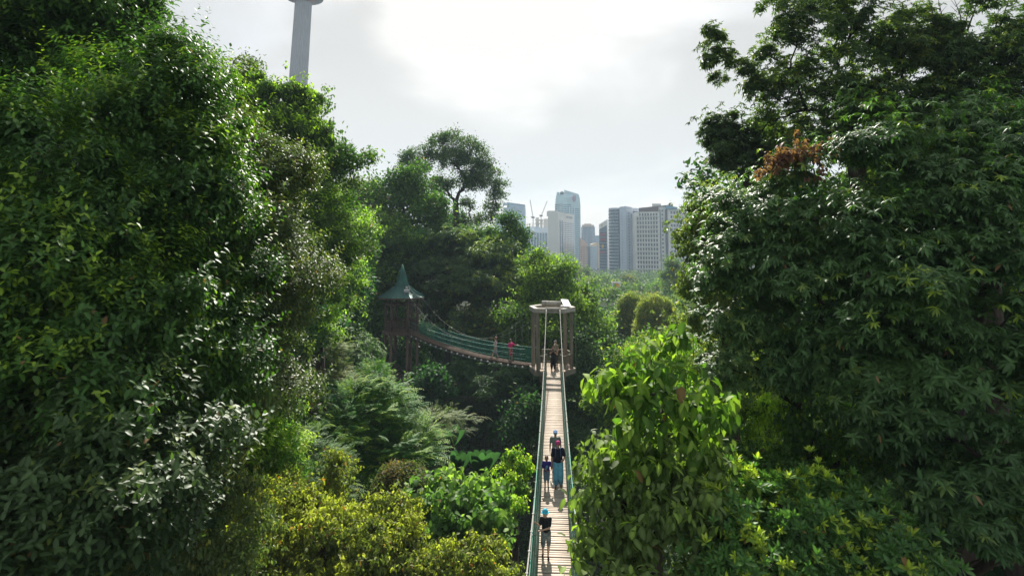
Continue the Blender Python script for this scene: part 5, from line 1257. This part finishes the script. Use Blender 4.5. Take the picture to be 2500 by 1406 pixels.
T('shaded_tree', 'dark tree in the shade under the pavilion and the sagging bridge', 'tree',
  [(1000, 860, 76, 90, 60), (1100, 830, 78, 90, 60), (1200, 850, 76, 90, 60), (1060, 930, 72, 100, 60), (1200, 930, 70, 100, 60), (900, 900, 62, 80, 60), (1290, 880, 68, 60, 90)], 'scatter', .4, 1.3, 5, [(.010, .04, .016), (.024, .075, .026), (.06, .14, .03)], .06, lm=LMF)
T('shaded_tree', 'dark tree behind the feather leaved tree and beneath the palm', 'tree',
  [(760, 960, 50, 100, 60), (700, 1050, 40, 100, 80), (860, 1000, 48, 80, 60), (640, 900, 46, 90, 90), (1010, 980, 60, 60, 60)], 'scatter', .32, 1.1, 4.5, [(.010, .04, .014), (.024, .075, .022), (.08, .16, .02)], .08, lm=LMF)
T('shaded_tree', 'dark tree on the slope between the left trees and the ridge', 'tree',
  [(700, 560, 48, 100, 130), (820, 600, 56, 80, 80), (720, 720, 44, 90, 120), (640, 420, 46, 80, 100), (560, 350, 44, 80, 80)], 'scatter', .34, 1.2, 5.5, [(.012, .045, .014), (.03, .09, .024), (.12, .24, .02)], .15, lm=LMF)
# lower centre
T('yellow_shrub', 'wide yellow and olive leaved shrub with orange tips at the bottom centre left', 'shrub',
  [(700, 1270, 14.5, 90, 70), (830, 1290, 14.5, 120, 70), (640, 1350, 13.8, 90, 70), (770, 1370, 13.6, 150, 70), (930, 1340, 14, 100, 80), (970, 1265, 14.6, 46, 36), (620, 1230, 14.8, 36, 36)], 'droop', .15, .34, 6.5, G_YEL, .5, base=(800, 14.8), lm=LMS, wr=.6)
T('yellow_shrub', 'leggy yellow tipped shoots standing above the wide yellow shrub', 'shrub',
  [(825, 1130, 16, 24, 36), (810, 1190, 16, 34, 30), (700, 1180, 15.6, 40, 30), (760, 1230, 15.6, 46, 24), (640, 1190, 15.4, 36, 30), (680, 1230, 15.4, 40, 24)], 'droop', .15, .26, 4, G_YEL, .35, base=(740, 16), lm=LMS, wr=.6)
T('yellow_shrub', 'low strip of yellow leaved shrub close to the left side of the bridge', 'shrub',
  [(1090, 1385, 13.6, 70, 36), (1180, 1375, 13.4, 50, 40), (1010, 1400, 13.6, 60, 30), (1215, 1400, 13, 24, 22)], 'droop', .14, .28, 5.5, G_YEL, .3, base=(1130, 14), lm=LMS, wr=.6)
T('round_bush', 'small round brownish olive bush between the yellow shrub and the bright green one', 'bush',
  [(980, 1195, 20, 50, 48)], 'scatter', .11, .3, 8, [(.045, .065, .02), (.075, .095, .03), (.15, .11, .03)], .3, flat=.8, lm=LMS, kc=2.6, smooth=True)
T('heart_leaved_bush', 'bright green bush of heart shaped leaves left of the bridge', 'bush',
  [(1110, 1215, 17.5, 66, 52), (1180, 1240, 17, 56, 46), (1080, 1270, 17, 46, 50), (1150, 1300, 16.4, 66, 46), (1205, 1300, 16, 30, 40), (1170, 1345, 16, 56, 34)], 'droop', .25, .36, 5.5, [(.034, .10, .026), (.07, .165, .045), (.14, .25, .045)], .25, base=(1150, 17.5), lm=LMS, wr=.78)
T('sapling', 'small sapling with hanging yellow green leaves touching the left bridge rope', 'tree',
  [(1252, 1140, 24, 26, 26), (1278, 1130, 24, 12, 18), (1240, 1200, 23, 26, 30), (1272, 1190, 23, 14, 30), (1250, 1250, 22, 20, 34)], 'droop', .23, .4, 4.5, G_LIT, .4, base=(1265, 24), lm=LMS)
T('leafy_tree', 'shaded green tree low under the bridge at the right of the deck', 'tree',
  [(1480, 1120, 19, 26, 44), (1485, 1200, 18, 24, 44)], 'droop', .2, .4, 4, G_MID, .2, base=(1470, 17.5), lm=LMS)
# palm and broad upright leaves
def palm(px, py, d, n, L, lab, base_drop=6):
    c = P(px, py, d); gz = float(terr(c[0], c[1] + .5)); root = empty('palm', (c[0], c[1], gz), lab, 'palm')
    m = MB(); m.tube([(c[0], c[1], gz - .2), c], [.13, .09], 8); m.build('trunk', BARK, root)
    for i in range(n):
        a = 2 * math.pi * i / n + rng.uniform(-.2, .2); el = rng.uniform(.35, 1.25); ln = L * rng.uniform(.85, 1.1)
        t = np.linspace(0, 1, 30); h = np.array([math.cos(a), math.sin(a), 0])
        pts = c + h * (ln * math.cos(el) * t)[:, None] + UP * (ln * (math.sin(el) * t - .55 * t ** 2))[:, None]
        tg = nrm(np.gradient(pts, axis=0)); sd = nrm(np.cross(tg, UP)); nn = np.cross(sd, tg)
        B = np.concatenate([pts[2:]] * 2); S = np.concatenate([sd[2:], -sd[2:]]); TG = np.concatenate([tg[2:]] * 2); NN = np.concatenate([nn[2:]] * 2)
        tt_ = np.concatenate([t[2:]] * 2); D = S * 1.0 + TG * .7 - UP * .25
        ll = ln * .30 * (1 - .75 * np.abs(tt_ - .4) ** 1.2)
        C = np.array([.03, .10, .03])[None] * rng.uniform(.7, 1.5, (len(B), 1))
        V, Tt, C = leaf_geo(B, D, NN, ll, np.full(len(B), ln * .028), .2, C, True)
        fr_ = link('frond', raw_mesh('frond', V - np.array(root.location), Tt, LMS, C), root)
palm(712, 985, 27, 11, 2.6, 'feather palm with arched fronds in the shade left of the feather leaved tree')
palm(540, 1290, 17, 8, 1.4, 'low dark palm hidden behind the yellow shoots') if False else None
def paddle(px, py, d, n, L, W, lab, spread=.8):
    c = P(px, py, d); gz = float(terr(c[0], c[1])); root = empty('broad_leaf_plant', (c[0], c[1], gz), lab, 'plant')
    m = MB(); m.tube([(c[0], c[1], gz - .2), c + UP * .05], [.16, .10], 8); m.build('stem', BARK, root)
    for i in range(n):
        a = 2 * math.pi * i / n + .3; el = rng.uniform(.9, 1.4)
        t = np.linspace(0, 1, 9); h = np.array([math.cos(a), math.sin(a) * .6, 0]); pts = c + h * (L * math.cos(el) * t * spread * 1.6)[:, None] + UP * (L * (math.sin(el) * t - .25 * t ** 3))[:, None]
        tg = nrm(np.gradient(pts, axis=0)); sd = nrm(np.cross(tg, np.array([0, -1, .2]))); nn = np.cross(sd, tg)
        wd = W * np.sin(np.pi * np.clip(.12 + .88 * t, 0, 1)) ** .6 * .5; wd[-1] = .01
        V = np.stack([pts - sd * wd[:, None] + nn * wd[:, None] * .3, pts, pts + sd * wd[:, None] + nn * wd[:, None] * .3], 1).reshape(-1, 3)
        F = [(3 * q + o, 3 * q + o + 1, 3 * q + o + 4, 3 * q + o + 3) for q in range(8) for o in (0, 1)]
        C = np.tile(np.array([.035, .085, .05]) * rng.uniform(.7, 1.3), (len(V), 1))
        link('leaf', raw_mesh('leaf', V - np.array(root.location), F, LMS, C, smooth=True), root)
paddle(1175, 1158, 25, 11, 1.25, .34, 'clump of upright paddle shaped leaves behind the bright green bush')
paddle(1118, 1150, 26, 7, 1.1, .3, 'second clump of paddle leaves left of the larger clump')
paddle(1105, 1085, 36, 6, 1.5, .4, 'dark broad leaved plant in the deep shade above the paddle leaves')
# undergrowth
n = 5200
X_ = rng.uniform(-34, 34, n); Y_ = rng.uniform(13, 110, n); ok = (np.abs(X_) < Y_ * .75)
X_, Y_ = X_[ok], Y_[ok]; n = len(X_); Z_ = terr(X_, Y_)
K = 9; off = rng.normal(0, 1, (n, K, 3)) * np.array([.6, .6, .35]) + np.array([0, 0, .5])
hs = rng.uniform(.3, 2.2, (n, 1, 1)); ps = (np.stack([X_, Y_, Z_], 1)[:, None] + off * hs).reshape(-1, 3)
ax = nrm(rng.normal(0, .5, ps.shape) + UP)
b, d_, nn, ln, age = expand('scatter', ps, ax, .28, 4)
tn = rng.uniform(0, 1, (len(b), 1)); C = np.array([.015, .045, .014]) * (1 - tn) + np.array([.05, .11, .03]) * tn
V, Tt, C = leaf_geo(b, d_, nn, ln, ln * .45, .15, C, False)
tag(link('undergrowth', raw_mesh('undergrowth', V, Tt, LMF, C)), 'dark leafy undergrowth covering the forest floor', 'undergrowth', kind='stuff')
# far woodland mass between the forest and the city
n = 9000; X_ = rng.uniform(-60, 190, n); Y_ = rng.uniform(115, 430, n); ok = (X_ < Y_ * .45) & (X_ > -Y_ * .1); X_, Y_ = X_[ok], Y_[ok]; n = len(X_)
cell = np.sin(X_ * .33) * np.cos(Y_ * .29) + .5 * np.sin(X_ * .8 + 1) * np.cos(Y_ * .7)
top = terr(X_, Y_) + 9 + 2.2 * cell - .012 * np.maximum(0, Y_ - 200)
ps = np.stack([X_, Y_, top], 1); ps[:, 2] -= rng.uniform(0, 3, n) ** 1.3
b, d_, nn, ln, age = expand('scatter', ps, nrm(rng.normal(0, .4, ps.shape) + UP), 1.0, 9)
tn = rng.uniform(0, 1, (len(b), 1)); C = np.array([.03, .07, .02]) * (1 - tn) + np.array([.08, .14, .035]) * tn
V, Tt, C = leaf_geo(b, d_, nn, ln, ln * .55, .15, C, False)
tag(link('far_woodland', raw_mesh('far_woodland', V, Tt, LMF, C)), 'far green tree canopy stretching to the city', 'woodland', kind='stuff')
print('tree tris', NT[0])

# ------------------------------------------------------------------ haze
hm = bpy.data.materials.new('haze'); hm.use_nodes = True; t = hm.node_tree; t.nodes.clear()
o_ = N(t, 'ShaderNodeOutputMaterial'); pvv = N(t, 'ShaderNodeVolumePrincipled'); pvv.inputs['Density'].default_value = .0004
pvv.inputs['Color'].default_value = (.66, .84, 1, 1); pvv.inputs['Anisotropy'].default_value = 0
t.links.new(pvv.outputs[0], o_.inputs['Volume'])
m = MB(); m.box((0, 0, 0), (3400, 3400, 200))
hz = m.build('haze', hm); hz.location = (0, 0, 65); tag(hz, 'thin bluish air haze', 'haze', kind='stuff')
